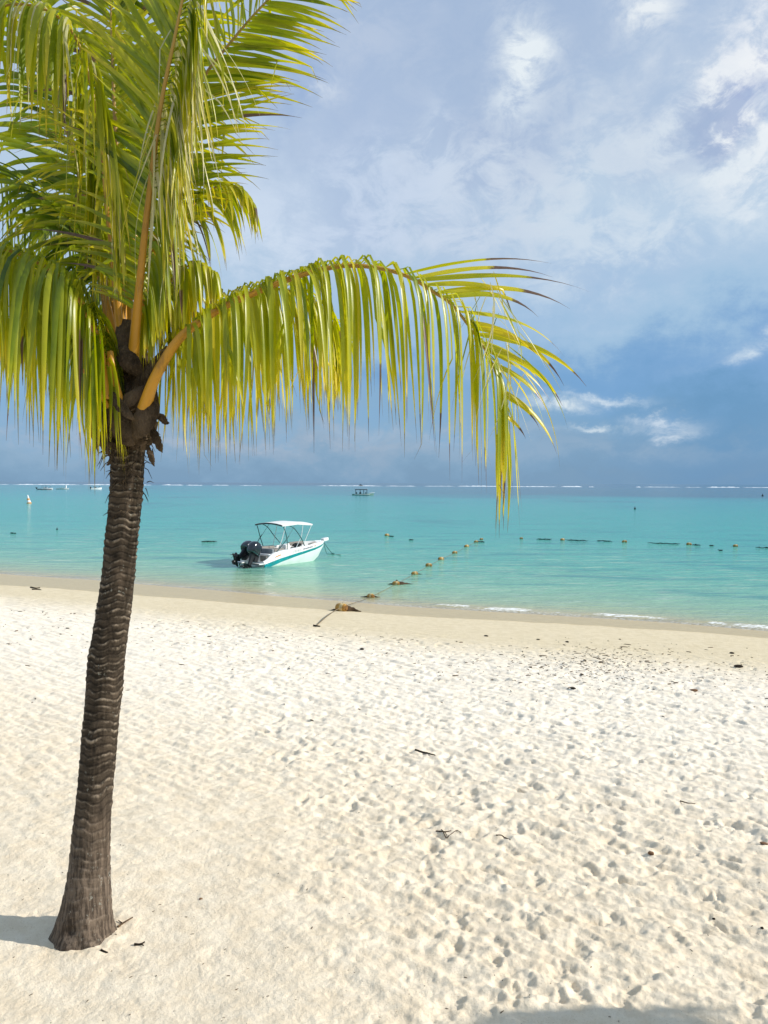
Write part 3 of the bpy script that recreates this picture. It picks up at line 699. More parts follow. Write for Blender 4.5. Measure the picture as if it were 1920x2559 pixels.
def flap(poly, dy, name='sheath_flap', depth=.05, th=.006, wf=.36, jag=1.):
    """torn piece of sheath: a curled, ragged strip following points (u,v,width px)"""
    n_ = len(poly); pts = catmull([(u, v, w_) for u, v, w_ in poly], 26)
    mb = MB(); rings = []
    for i, (u, v, w_) in enumerate(pts):
        t = i/(len(pts)-1); c0 = np.array(P(u, v, Y0+dy-depth*math.sin(t*3)))
        tg = pts[min(i+1, len(pts)-1)]-pts[max(i-1, 0)]; ln = math.hypot(tg[0], tg[1]) or 1; nx, nz = tg[1]/ln, tg[0]/ln
        hw = w_*wf*K*Y0/F*(1+random.uniform(-.4, .3)*jag*(t > .15))
        side = np.array([nx, .25*math.sin(t*5), nz]); side = side/np.linalg.norm(side)
        ring = []
        for q in (-1, -.5, 0, .5, 1): ring.append(Vector(c0+side*hw*q+np.array([0, -.35*hw*(1-q*q), 0]))-PL)
        for q in (1, .5, 0, -.5, -1): ring.append(Vector(c0+side*hw*q*.98+np.array([0, -.35*hw*(1-q*q)+th, 0]))-PL)
        rings.append(ring)
    return mb.loft(rings).build(name, m_sheath, palm)
for pl, dy in [([(222,868,6),(207,905,22),(203,935,26),(210,965,10),(212,978,2)], -.12), ([(225,930,8),(212,945,16),(222,966,12),(226,985,2)], -.16), ([(240,955,10),(232,972,14),(240,990,2)], -.2),
    ([(322,905,14),(345,900,22),(358,912,18),(366,914,2)], -.1), ([(328,925,16),(338,948,26),(346,968,18),(351,978,2)], -.1), ([(318,962,10),(326,985,18),(331,1002,8),(334,1008,1)], -.16), ([(246,972,8),(236,1000,10),(230,1005,2)], -.2)]:
    flap(pl, dy, jag=.55)
for pl, dy in [([(368,752,20),(345,785,34),(312,830,40),(280,872,30),(262,892,8)], -.12), ([(315,835,10),(295,852,24),(268,872,26),(244,888,6)], -.25), ([(258,755,30),(284,786,40),(306,812,16)], -.16),
    ([(270,690,28),(266,740,40),(262,800,50),(264,860,44)], -.06), ([(240,850,14),(262,880,22),(284,902,10),(291,908,1)], -.33), ([(328,845,24),(320,890,44),(300,928,40),(280,950,8)], -.25), ([(246,880,20),(256,910,40),(272,945,36),(290,962,6)], -.24)]:
    flap(pl, dy, wf=.5, jag=.15)
def fibres():
    random.seed(5); mb = MB()
    for k in range(150):
        z0 = random.random(); v = 985-200*z0 if k < 110 else random.uniform(985, 1120); u = 281+random.uniform(-1, 1)*(54 if k < 110 else 42)
        p = P(u, v, Y0-.17+.12*abs(u-281)/54)-PL; a = random.choice((-1, 1)) if abs(u-281) < 30 else (1 if u > 281 else -1)
        d = Vector((a*random.uniform(.2, 1), random.uniform(-.8, .1), random.uniform(-.7, .6))).normalized(); ln = random.uniform(.03, .11)
        mb.tube([p, p+d*ln*.5+Vector((0, -.01, 0)), p+d*ln+Vector((0, 0, -ln*random.uniform(.1, .7)))], [.0035, .003, .0012], 4)
    mb.build('loose_fibres', m_sheath, palm)['kind'] = 'stuff'
fibres()
# stub leaf bases that show orange
def stub(ctrl, r):
    pts = catmull([P(u, v, Y0+dy) for u, v, dy in ctrl], 20)-np.array(PL)
    V, Q = tube_arrays(pts, np.linspace(r, r*.5, 20), 10, .7); me = np_mesh('leaf_stalk', V, Q); set_attr(me, 'along', np.repeat(np.linspace(.0, .3, 20), 10)); obj('leaf_stalk', me, m_rach, palm)
stub([(262,885,-.26),(252,850,-.3),(243,805,-.3),(238,760,-.28)], .045); stub([(236,880,-.15),(218,850,-.2),(196,815,-.25),(172,795,-.3)], .028)

# ------------------------------------------------------------------ motorboat
m_gel = simple('white_gelcoat', (.80,.80,.77,1), .22, .5, .05, 2, coat=.3)
m_hullw = simple('hull_bottom_water_tint', (.66,.74,.70,1), .3, .4, .06, 2)  # white hull with a greenish tint painted in for light off the water
m_teal = simple('teal_stripe_paint', (.0,.27,.29,1), .25, .5, .12, 2, coat=.3)
m_grey = simple('grey_vinyl', (.27,.25,.22,1), .6, .3, .12, 5, .2)
m_greyd = simple('boat_cover_grey', (.22,.235,.25,1), .8, .2, .15, 4, .2)
m_black = simple('black_motor_paint', (.008,.011,.016,1), .16, .6, .2, 5, coat=.5)
m_blackm = simple('black_motor_leg', (.014,.016,.018,1), .4, .4, .25, 6)
m_steel = simple('frame_tube_green', (.03,.10,.10,1), .3, .5, .2, 8)
m_whitep = simple('white_tube', (.75,.77,.76,1), .3, .5, .06, 8)
m_canvas, n = mat('bimini_canvas')
g = n.n('ShaderNodeTexCoord').outputs['Object']
cc = n.mix(n.noise(g, 3, 4, .6), (.86,.85,.82,1), (.74,.73,.70,1))
pr = n.principled(cc, .85, .1, n.bump(n.noise(g, 5, 3, .5), .25, .03)); tl = n.n('ShaderNodeBsdfTranslucent'); tl.inputs[0].default_value = (.35,.35,.34,1)
mx = n.n('ShaderNodeMixShader'); mx.inputs[0].default_value = .12; n.link(pr, mx.inputs[1]); n.link(tl.outputs[0], mx.inputs[2]); n.out(mx.outputs[0])
m_trimd = simple('dark_trim', (.035,.06,.06,1), .6, .3, .2, 8)
m_letter = simple('pale_grey_lettering', (.24,.26,.30,1), .5, .3, .1, 5); m_orange = simple('orange_lettering', (.50,.24,.10,1), .5, .3, .1, 5)
m_rope = simple('rope_fibre', (.20,.15,.09,1), .9, .1, .2, 40, .3); m_ropeg = simple('green_rope', (.02,.10,.08,1), .8, .2, .2, 40)

st_corner = atz(662, 1418, 0)
HEAD = R(90-35.5)                     # heading measured from +X
bc_ = Vector((math.cos(HEAD), math.sin(HEAD), 0)); bl_ = Vector((-math.sin(HEAD), math.cos(HEAD), 0))
LB = 5.7
origin = st_corner + bl_*.93 + bc_*(LB*.45)
boat = empty('motorboat', origin, HEAD, 'white motorboat with teal stripe, white sunshade and two black outboards moored in the shallows', 'motorboat')
S_ = np.linspace(0, 1, 41)
hb = np.interp(S_, [0, .15, .35, .55, .7, .82, .91, .97, 1], [.92, .98, 1.0, .98, .88, .67, .42, .18, .035])
zr = np.interp(S_, [0, .08, .2, .4, .6, .8, 1], [.14, .24, .38, .55, .69, .81, .92])
zs = zr-np.interp(S_, [0, .1, .25, .5, .8, 1], [.24, .24, .20, .155, .12, .06])
zg = np.interp(S_, [0, .035, .09, .16, .28, .5, .75, .92, 1], [.28, .34, .56, .70, .77, .86, .96, 1.0, 1.0])
zg = np.maximum(zg, zr+.05)
zk = np.interp(S_, [0, .6, .72, .80, .88, .95, 1], [-.30, -.28, -.12, .06, .36, .64, .88])
xs_ = -LB*.45+LB*S_
def kside(a): return a
def hull_part(lo_y, lo_z, hi_y, hi_z, name, m, nsub=4, bulge=0., prop=0.):
    mb = MB()
    for sg in (1, -1):
        rings = []
        for i in range(len(S_)):
            row = []
            for k in range(nsub+1):
                t = k/nsub; row.append((xs_[i], sg*(lo_y[i]+(hi_y[i]-lo_y[i])*t+bulge*math.sin(t*math.pi)), lo_z[i]+(hi_z[i]-lo_z[i])*t))
            rings.append(row)
        mb.loft(rings, close=False, caps=False)
    return mb
yr = hb; yc = hb*.80; zc = np.minimum(zs-.03, np.maximum(zk+.14, -.12+.0*zk)); zc = np.maximum(zc, zk+.05); ysd = hb*.965; yg = np.maximum(hb-.10, .02)
mbk = hull_part(yc*0+.0, zk, yc, zc, '', None)
o = hull_part(yc, zc, ysd, zs, '', None, 5, .03)
o.add(mbk.bm)
bmesh.ops.remove_doubles(o.bm, verts=o.bm.verts, dist=.002)
hull = o.build('hull', m_hullw, boat)
hull_part(ysd, zs, yr+.012, zr, '', None, 3, .01).build('stripe', m_teal, boat)
top = hull_part(yr, zr, yg, zg, '', None, 5, .03)
# gunwale cap, inner liner, floor and foredeck
yi = np.maximum(yg-.13, .01); zf = np.interp(S_, [0, .1, .62, .68, .88, .9, 1], [.12, .12, .12, .46, .54, .95, .98])
yi = np.where(S_ > .895, np.minimum(yi, yg*.5), yi); yi = np.where(S_ < .09, yg-.03, yi)
cap = hull_part(yg, zg, yi, zg+.012, '', None, 2); top.add(cap.bm)
inn = hull_part(yi, zg+.012, np.maximum(yi-.08, .005), zf, '', None, 3); top.add(inn.bm)
flo = hull_part(np.maximum(yi-.08, .005), zf, yi*0, zf+.01, '', None, 2); top.add(flo.bm)
bmesh.ops.remove_doubles(top.bm, verts=top.bm.verts, dist=.002)
top.build('topsides', m_gel, boat)
tr_ = MB(); X0 = xs_[0]
tr_.loft([[(X0+.002, -yc[0], zc[0]), (X0+.002, yc[0], zc[0]), (X0+.002, yr[0], zr[0]), (X0+.002, yg[0], zg[0]), (X0+.002, -yg[0], zg[0]), (X0+.002, -yr[0], zr[0])], [(X0+.03, -yc[0], zc[0]), (X0+.03, yc[0], zc[0]), (X0+.03, yr[0], zr[0]), (X0+.03, yg[0]-.03, zg[0]), (X0+.03, -yg[0]+.03, zg[0]), (X0+.03, -yr[0], zr[0])]]).build('transom', m_gel, boat)
MB().box((X0-.16, -.62, .16), (.44, .52, .07), .02).box((X0-.16, .62, .16), (.44, .52, .07), .02).bm.free()
for sg in (-1, 1):
    p_ = MB().box((X0-.14, sg*.66, .17), (.42, .46, .06), .02).build('swim_platform', m_gel, boat)
    MB().box((X0-.365, sg*.66, .17), (.03, .46, .05), .01).build('platform_edge', m_trimd, p_)
MB().box((X0+.62, 0, .36), (.30, 1.50, .52), .07, taper=(.8, .97)).build('motor_well_bulkhead', m_gel, boat)
MB().box((X0+.40, -.50, .33), (.16, .46, .44), .05).build('boarding_cushion', m_grey, boat)
# seats
sb = MB().box((X0+1.05, 0, .36), (.55, 1.46, .32), .08).build('aft_bench', m_grey, boat)
MB().box((X0+.82, 0, .66), (.16, 1.5, .42), .07).build('bench_backrest', m_greyd, sb)
MB().box((X0+1.45, .76, .66), (1.9, .26, .46), .09).build('side_backrest', m_grey, boat)
MB().box((X0+1.85, .16, .48), (.80, .80, .60), .07).build('engine_box_seat', m_grey, boat)
MB().box((X0+2.02, -.40, .44), (.5, .5, .40), .09).build('helm_seat', m_grey, boat)
cs = MB().box((X0+3.05, -.52, .56), (.55, .56, .80), .10, taper=(.7, .85)).build('console', m_gel, boat)
MB().box((X0+2.90, -.52, .93), (.26, .46, .12), .04, Euler((0, R(-25), 0))).build('dashboard', m_blackm, cs)
whl = MB(); cw = Vector((X0+2.70, -.52, .86)); rot = Euler((0, R(-65), 0)).to_matrix()
whl.tube([cw+rot @ Vector((.19*math.cos(a), .19*math.sin(a), 0)) for a in np.linspace(0, 2*math.pi, 25)], .022, 8)
for a in (0, 2.1, 4.2): whl.tube([cw, cw+rot @ Vector((.19*math.cos(a), .19*math.sin(a), 0))], .018, 6)
whl.ball(cw, .05); whl.build('steering_wheel', m_black, cs)
MB().box((X0+3.05, .52, .54), (.5, .56, .74), .10, taper=(.7, .85)).build('port_console', m_gel, boat)
for sg in (-1, 1):
    cu = MB(); a_, b_ = X0+3.62, X0+4.75
    cu.loft([[(a_, sg*.18, .52), (a_, sg*.62, .52), (a_, sg*.62, .72), (a_, sg*.18, .72)], [((a_+b_)/2, sg*.12, .56), ((a_+b_)/2, sg*.50, .56), ((a_+b_)/2, sg*.50, .66), ((a_+b_)/2, sg*.12, .66)], [(b_, sg*.04, .60), (b_, sg*.22, .60), (b_, sg*.22, .70), (b_, sg*.04, .70)]]).build('bow_cushion', m_grey, boat, smooth=False)
    MB().box((X0+4.05, sg*.60, .90), (.95, .10, .22), .04, Euler((0, R(-3), sg*R(-17)))).build('bow_backrest', m_grey, boat)
MB().box((X0+LB+.12, 0, 1.05), (.42, .26, .17), .03, Euler((0, R(-8), 0))).build('bow_roller', m_gel, boat)
for (x, sg) in ((X0+.45, -1), (X0+3.7, -1), (X0+.45, 1), (X0+3.7, 1)):
    gy, gz = float(np.interp(x, xs_, yg)), float(np.interp(x, xs_, zg))
    MB().tube([(x-.1, sg*gy*.94, gz+.045), (x+.1, sg*gy*.94, gz+.045)], .016, 6).build('cleat', m_steel, boat)
# sunshade
CX0, CX1, CZ, CW = X0+1.25, X0+3.65, 2.09, .96
def can(x, y):
    t = (x-CX0)/(CX1-CX0); return CZ+.07*math.sin(t*math.pi)-.02*abs(math.sin(t*2*math.pi))+.10*(1-(y/CW)**2)-.04*t
cb = MB(); rings_t = []
xs2 = np.linspace(CX0, CX1, 25); ysw = np.linspace(-CW, CW, 17)
rings = []
for x in xs2:
    up = [(x, y, can(x, y)) for y in ysw]; dn = [(x, y*.995, can(x, y)-.018) for y in ysw[::-1]]
    rings.append([(x, -CW, can(x, -CW)-.07)] + up + [(x, CW, can(x, CW)-.07)] + dn)
cb.loft(rings); canopy = cb.build('canopy', m_canvas, boat)
MB().tube([(CX0-.01, y, can(CX0, y)-.05) for y in np.linspace(-CW, CW, 20)], .045, 8, .8).build('rear_hem', m_trimd, canopy)
fr_ = []
for sg in (-1, 1):
    g0 = lambda x: (x, sg*float(np.interp(x, xs_, yg))*.95, float(np.interp(x, xs_, zg)))
    A = lambda x, dz=-.04: (x, sg*CW*.97, can(x, CW)+dz)
    MB().tube(catmull([g0(X0+3.15), (X0+2.75, sg*.96, 1.3), (X0+2.2, sg*.97, 1.85), A(X0+1.75)], 20), .022).build('frame_pole', m_steel, boat)
    MB().tube(catmull([g0(X0+1.75), (X0+1.62, sg*.96, 1.3), (X0+1.45, sg*.97, 1.8), A(CX0+.06)], 20), .022).build('frame_pole', m_steel, boat)
    MB().tube(catmull([g0(X0+.95), (X0+1.5, sg*.96, 1.25), (X0+1.75, sg*.97, 1.5)], 20), .022).build('frame_pole', m_steel, boat)
    MB().tube([A(CX1-.05), g0(X0+3.15)[:2]+(g0(X0+3.15)[2]+.25,), g0(X0+3.0)], .017).build('front_strut', m_whitep, boat)
    MB().tube([A(X0+2.9), (X0+2.75, sg*.96, 1.45), g0(X0+2.45)], .017).build('front_strut', m_whitep, boat)
    MB().tube([A(X0+2.3), (X0+1.62, sg*.96, 1.35)], .009).build('strap', m_steel, boat)
# lettering and a name plate on the starboard topside
def side_pt(s, t, o_=.012):
    i = s*40; y = np.interp(i, range(41), yr)*(1-t)+np.interp(i, range(41), yg)*t+.03*math.sin(t*math.pi)+o_; z = np.interp(i, range(41), zr)*(1-t)+np.interp(i, range(41), zg)*t
    return Vector((float(np.interp(i, range(41), xs_)), -float(y), float(z)))
def glyphs(name, s0, s1, k, h, m, t0=.45):
    mb = MB()
    for q in range(k):
        s = s0+(s1-s0)*(q+.5)/k; hw = (s1-s0)/k*.36
        a, b = side_pt(s-hw, t0-h), side_pt(s-hw*.6, t0+h); c_, d_ = side_pt(s+hw, t0+h*.8), side_pt(s+hw*.7, t0-h)
        mb.tube([a, b, c_], .010, 4); 
        if q % 2: mb.tube([c_, d_], .010, 4)
        else: mb.tube([side_pt(s-hw, t0), side_pt(s+hw*.6, t0)], .010, 4)
    return mb.build(name, m, boat)
glyphs('hull_lettering', .50, .66, 11, .16, m_letter); glyphs('faint_lettering', .36, .48, 6, .22, simple('faint_lettering', (.55,.54,.52,1), .5)); glyphs('orange_emblem', .68, .72, 2, .2, m_orange)
pb = MB(); a_, b_, c_, d_ = side_pt(.13, .42), side_pt(.20, .42), side_pt(.20, .62), side_pt(.13, .62)
off_ = Vector((0, -.006, .002)); pb.loft([[a_, b_, c_, d_], [a_+off_, b_+off_, c_+off_, d_+off_]]).build('name_plate', m_orange, boat, smooth=False)
# outboard motors
def motor(y, tilt, steer):
    """built upright with the tilt axis at the origin, then tilted"""
    def M(p):
        v = Euler((0, R(tilt), 0)).to_matrix() @ Vector(p); v = Euler((0, 0, R(steer))).to_matrix() @ v
        return v+Vector((X0-.05, y, .46))
    def shape(prof, pw=2.6, nn=24):
        rings = []
        for z, cx, lx, wy in prof:
            ring = []
            for k in range(nn):
                a = 2*math.pi*k/nn; ca, sa = math.cos(a), math.sin(a)
                lx_, wy_ = (lx*1.13, wy*1.12) if z > .03 else (lx, wy)
                ring.append(M((cx+lx_*math.copysign(abs(ca)**(2/pw), ca), wy_*math.copysign(abs(sa)**(2/pw), sa), z)))
            rings.append(ring)
        return MB().loft(rings)
    cow = shape([(.02,-.30,.20,.13),(.06,-.31,.29,.19),(.16,-.32,.33,.225),(.34,-.32,.34,.235),(.48,-.31,.33,.225),(.60,-.29,.30,.20),(.68,-.27,.24,.16),(.73,-.26,.15,.10),(.745,-.26,.04,.03)], 3.0).build('outboard_motor', m_black, boat)
    shape([(.075,-.31,.305,.205),(.105,-.315,.318,.218)], 3.).build('cowl_band', m_steel, cow)
    shape([(-.95,-.27,.09,.05),(-.55,-.27,.11,.07),(-.2,-.28,.15,.09),(.03,-.30,.20,.12)], 2.4).build('drive_leg', m_blackm, cow)
    MB().loft([[M((-.55, .17, -.60)), M((-.12, .10, -.60)), M((-.12, -.10, -.60)), M((-.55, -.17, -.60))], [M((-.55, .17, -.58)), M((-.12, .10, -.58)), M((-.12, -.10, -.58)), M((-.55, -.17, -.58))]]).build('cavitation_plate', m_blackm, cow)
    gc = MB(); gc.loft([[M((x, r*math.cos(a), -.80+r*math.sin(a))) for a in np.linspace(0, 2*math.pi, 12, endpoint=False)] for x, r in ((.08,.015),(.02,.05),(-.12,.075),(-.35,.075),(-.5,.055),(-.58,.05))]).build('gearcase', m_blackm, cow)
    MB().loft([[M((-.05, .01, -.86)), M((-.42, .01, -.86)), M((-.42, -.01, -.86)), M((-.05, -.01, -.86))], [M((-.25, .006, -1.08)), M((-.45, .006, -1.08)), M((-.45, -.006, -1.08)), M((-.25, -.006, -1.08))]]).build('skeg', m_blackm, cow)
    pp = MB()
    for k in range(3):
        a = 2*math.pi*k/3+.4; rr = []
        for r, wd in ((.04,.05),(.10,.11),(.16,.12),(.20,.05)):
            e = Vector((0, math.cos(a), math.sin(a))); tg = Vector((.6, -math.sin(a)*.8, math.cos(a)*.8))
            c_ = Vector((-.62, 0, -.80))+e*r
            rr.append([M(c_-tg*wd), M(c_+tg*wd), M(c_+tg*wd+Vector((.014, 0, 0))), M(c_-tg*wd+Vector((.014, 0, 0)))])
        pp.loft(rr)
    pp.loft([[M((x, r*math.cos(a2), -.80+r*math.sin(a2))) for a2 in np.linspace(0, 2*math.pi, 10, endpoint=False)] for x, r in ((-.56,.05),(-.70,.045),(-.74,.02))]).build('propeller', m_blackm, cow)
    MB().loft([[M((.06, .14, -.22)), M((.06, -.14, -.22)), M((-.16, -.12, -.26)), M((-.16, .12, -.26))], [M((.06, .14, .10)), M((.06, -.14, .10)), M((-.16, -.12, .06)), M((-.16, .12, .06))]]).build('clamp_bracket', m_blackm, cow)
    for sg in (-1, 1):
        MB().tube([M((-.12, sg*.20, .64)), M((-.34, sg*.215, .56)), M((-.52, sg*.20, .46))], .008, 6).build('cowl_glint', m_whitep, cow)  # white tubes standing in for reflections on the black cowl
motor(.36, 62, 8); motor(-.36, 30, 4)
# mooring line from the bow
bow = boat.matrix_basis @ Vector((X0+LB-.02, 0, .80)) if False else None
Mb = Matrix.Translation(origin) @ Matrix.Rotation(HEAD, 4, 'Z')
pb0 = Mb @ Vector((X0+LB, 0, .92)); q0 = atz(833, 1384, 0.02)
rp = MB().tube(catmull([pb0, pb0.lerp(q0, .5)+Vector((0, 0, -.05)), q0, atz(852, 1387, .02)], 24), .016, 6)
rp.tube(catmull([pb0, pb0.lerp(q0, .3)+Vector((0, 0, -.42)), atz(822, 1384, .02), q0], 24), .014, 6).ball(q0, (.10, .08, .05), 1, .2)
tag(rp.build('mooring_line', m_ropeg), 'dark green mooring line running from the bow of the white motorboat into the water', 'rope')

# ------------------------------------------------------------------ buoys, rope and weed
m_buoy = simple('faded_yellow_float', (.42,.24,.05,1), .55, .3, .3, 9, .2, var2=(.30,.15,.03,1)); m_buoyc = simple('cream_float', (.66,.50,.24,1), .55, .3, .15, 9, .15); m_buoye = simple('brown_float_end', (.26,.13,.04,1), .7, .2, .4, 10, .2)
m_weed = simple('dark_seaweed', (.040,.024,.012,1), .8, .2, .5, 14, .6, var2=(.085,.052,.022,1)); m_weedg = simple('green_weed_rope', (.012,.045,.042,1), .7, .2, .4, 8)
proto = None
def make_buoy():
    o = MB().lathe([(.03,-.17),(.085,-.165),(.11,-.13),(.122,-.06),(.122,.06),(.11,.13),(.085,.165),(.03,.17)], 'x', 18).build('float_buoy', m_buoy)
    MB().lathe([(.118,-.005),(.128,0),(.1285,.06),(.12,.10)], 'x', 18).build('cream_band', m_buoyc, o)
    MB().lathe([(.02,-.20),(.05,-.195),(.07,-.172),(.088,-.16)], 'x', 14).build('end_cap', m_buoye, o)
    MB().lathe([(.088,.16),(.07,.172),(.05,.195),(.02,.20)], 'x', 14).build('end_cap', m_buoye, o)
    return o
def dup(o, parent=None):
    c = o.copy(); C.objects.link(c); c.parent = parent
    for ch in o.children: dup(ch, c)
    return c
cbp = lambda x, y: (740+x*.7108, 1280+y*.7108)
line1 = [(160,340,1.),(263,297,.95),(352,252,1.),(417,216,.95),(467,187,1.05),(510,164,1.),(558,142,.95),(600,119,1.),(633,103,.9),(652,94,.8)]
lab1 = ['cream and brown float lying on the wet sand at the shore end of the rope','float wrapped in weed in the shallows, next after the one on the wet sand','float with a long dark weed streamer, second in the water from the beach','small float on the slanting rope, third in the water from the beach','float on the slanting rope, fourth in the water from the beach','float on the slanting rope, fifth in the water from the beach','float on the slanting rope, fourth from its far end','float on the slanting rope, third from its far end','float with dark weed trailing right near the far end of the slanting rope','tiny float at the far end of the slanting rope']
line2 = [(792,91,.8),(937,96,1.),(1155,103,1.1),(1382,112,1.1),(1545,118,1.),(320,80,.9)]
lab2 = ['tiny cream float alone left of the dark floating rope','orange float at the left part of the dark floating rope under the frond tip','boxy yellow float on the middle of the dark floating rope','pale float with dark rope trailing right of it on the outer line','rightmost yellow float on the outer line','lone float with a dark weed tail beyond the bow of the motorboat']
proto = make_buoy(); bpos = []
for i, ((x, y, s), lb) in enumerate(zip(line1+line2, lab1+lab2)):
    o = proto if i == 0 else dup(proto)
    px, py = cbp(x, y)
    p = sand_pt(px, py+5)+Vector((0, 0, .11)) if i == 0 else atz(px, py+2.0, .0)+Vector((0, 0, .045))
    o.location = p; o.rotation_euler = (R(random.uniform(-15, 15)), R(random.uniform(-6, 6)), R(-35 if i == 0 else random.uniform(-50, 20))); s2 = s*(1.12 if i == 0 else .84)*(1+.3*(p.y > 60)); o.scale = (s2, s2, s2)
    tag(o, lb, 'buoy', 'float buoys on the swim line'); bpos.append(p.copy())
anchor = sand_pt(*cbp(70, 402))
rp_pts = [anchor+Vector((0, 0, .02)), anchor.lerp(bpos[0], .5)+Vector((0, 0, .06))] + [p+Vector((0, 0, -.02 if i else 0)) for i, p in enumerate(bpos[:10])]
def sub(pts, k=6):
    return catmull([p for p in pts], len(pts)*k)
tag(MB().tube(sub(rp_pts), np.concatenate([np.full(16, .014), np.full(len(rp_pts)*6-16, .009)]), 6).build('rope', m_rope), 'thin brown rope running from the dry sand out through the slanting row of floats', 'rope')
mbw = [((845,95),(900,96)),((945,97),(1028,101)),((1058,100),(1112,103)),((1232,108),(1350,112)),((1392,114),(1425,117)),((1452,117),(1470,118)),((1615,124),(1685,126)),((1485,134),(1500,135))]
lw = ['dark weed strand floating just right of the lone cream float','long dark rope strand running right from the orange float','dark rope strand leading to the boxy yellow float','longest dark rope strand, between the boxy yellow float and the pale float','short dark strand touching the pale float','short dark strand left of the rightmost yellow float','dark strand cut by the right edge of the photo','tiny strand floating in front of the outer line']
def weedline(a, b, label, r=.06, m=m_weedg):
    A, B = atz(*cbp(*a), .02), atz(*cbp(*b), .02); k = 14
    pts = [A.lerp(B, i/k)+Vector((0, random.uniform(-.12, .12), random.uniform(-.01, .03))) for i in range(k+1)]
    rr = [r*random.uniform(.5, 1.2)*min(1, .25+4*min(i/k, 1-i/k)) for i in range(k+1)]
    return tag(MB().tube(sub(pts, 3), np.interp(np.linspace(0, k, (k+1)*3), range(k+1), rr), 7, .8).build('weed_strand', m), label, 'weed strand', 'dark strands of weed on the outer rope')
for (a, b), l in zip(mbw, lw): weedline(a, b, l, .045)
for (a, b), l in [(((326,84),(345,85)), 'dark weed tail beside the lone float beyond the bow'), (((397,97),(413,97)), 'small green weed strand floating right of the lone float beyond the bow'), (((640,104),(664,105)), 'dark weed trailing right of the far floats of the slanting rope')]: weedline(a, b, l, .045)
for (x0, y0, x1, y1), l in [((25,1332,41,1333), 'dark weed strand drifting alone at the far left'), ((503,1354,542,1353), 'thin dark weed strand drifting left of the motorboat')]:
    A, B = atz(x0, y0, .02), atz(x1, y1, .02); pts = [A.lerp(B, i/8)+Vector((0, random.uniform(-.1, .1), random.uniform(0, .02))) for i in range(9)]
    tag(MB().tube(pts, [.02,.05,.07,.06,.08,.06,.05,.04,.02], 7, .8).build('weed_strand', m_weedg), l, 'weed strand', 'dark weed strands drifting')
def weedclump(c, spans, label, seed):
    """ragged weed wings, spans = (dx, dy, width, height)"""
    random.seed(seed); mb = MB()
    for dx, dy, wd, hh in spans:
        rings = []; k = 14
        for i in range(k+1):
            t = i/k; x, y = dx*t, dy*t+.04*math.sin(t*9+seed); hw = wd*(1-t)**.8*random.uniform(.75, 1.15)+.004; hz = hh*(1-t)**1.1*random.uniform(.8, 1.2)+.008
            dr = Vector((-dy, dx, 0)).normalized()
            rings.append([Vector((x, y, -.01))+dr*hw, Vector((x, y, hz*.6))+dr*hw*.7, Vector((x, y, hz)), Vector((x, y, hz*.6))-dr*hw*.7, Vector((x, y, -.01))-dr*hw])
        mb.loft(rings)
    o = mb.build('seaweed_clump', m_weed); o.location = c; return tag(o, label, 'seaweed', 'seaweed caught on the floats')
g0_ = Vector((bpos[0].x, bpos[0].y, sand_z(bpos[0].x, bpos[0].y)))
weedclump(g0_+Vector((.02, .12, 0)), [(.62, -.16, .16, .24), (-.44, -.05, .07, .10)], 'dark brown seaweed spread like wings under the float on the wet sand', 3)
weedclump(Vector((bpos[1].x, bpos[1].y+.05, 0)), [(.36, .02, .08, .09), (-.40, .05, .08, .09), (-.12, -.16, .10, .07)], 'dark seaweed hugging both sides of the second float in the shallows', 5)
weedclump(Vector((bpos[2].x, bpos[2].y+.05, 0)), [(.72, .10, .14, .17), (-.36, .12, .06, .08)], 'long dark seaweed streamer stretching right of the third float', 8)
weedclump(Vector((bpos[3].x, bpos[3].y+.05, 0)), [(.36, .05, .06, .07)], 'small dark seaweed tuft right of the fourth float', 9)

# ------------------------------------------------------------------ distant boats and marks
m_fw = simple('far_hull_white', (.76,.77,.76,1), .4, .4, .06, 1); m_fd = simple('far_dark', (.02,.035,.045,1), .5, .3, .3, 1); m_fg = simple('far_roof_grey', (.42,.45,.50,1), .6, .2, .1, 1); m_fgreen = simple('far_hull_green', (.25,.42,.34,1), .4, .4, .1, 1); m_person = m_fd
def small_hull(L, B, H, m, parent, sheer=.35, fill=True, below=.15):
    rings = []
    for s in np.linspace(0, 1, 17):
        b = B/2*float(np.interp(s, [0, .3, .65, .85, 1], [.85, 1, .9, .5, .04])); z = H*(1+sheer*s*s); x = -L/2+L*s+.12*L*max(0, s-.85); kz = -below+max(0, s-.75)*2.2*H
        rings.append([(x, -b, z), (x, -b*.85, kz*.4), (x-.1*L*max(0, s-.8), 0, kz), (x, b*.85, kz*.4), (x, b, z), (x, b*.8, z-.06), (x, 0, z-.05), (x, -b*.8, z-.06)])
    return MB().loft(rings).build('hull', m, parent)
def far_boat(px, py, rz, label, cat='boat'): return empty('moored_boat', atz(px, py, 0), R(rz), label, cat, 'boats moored far out in the lagoon')
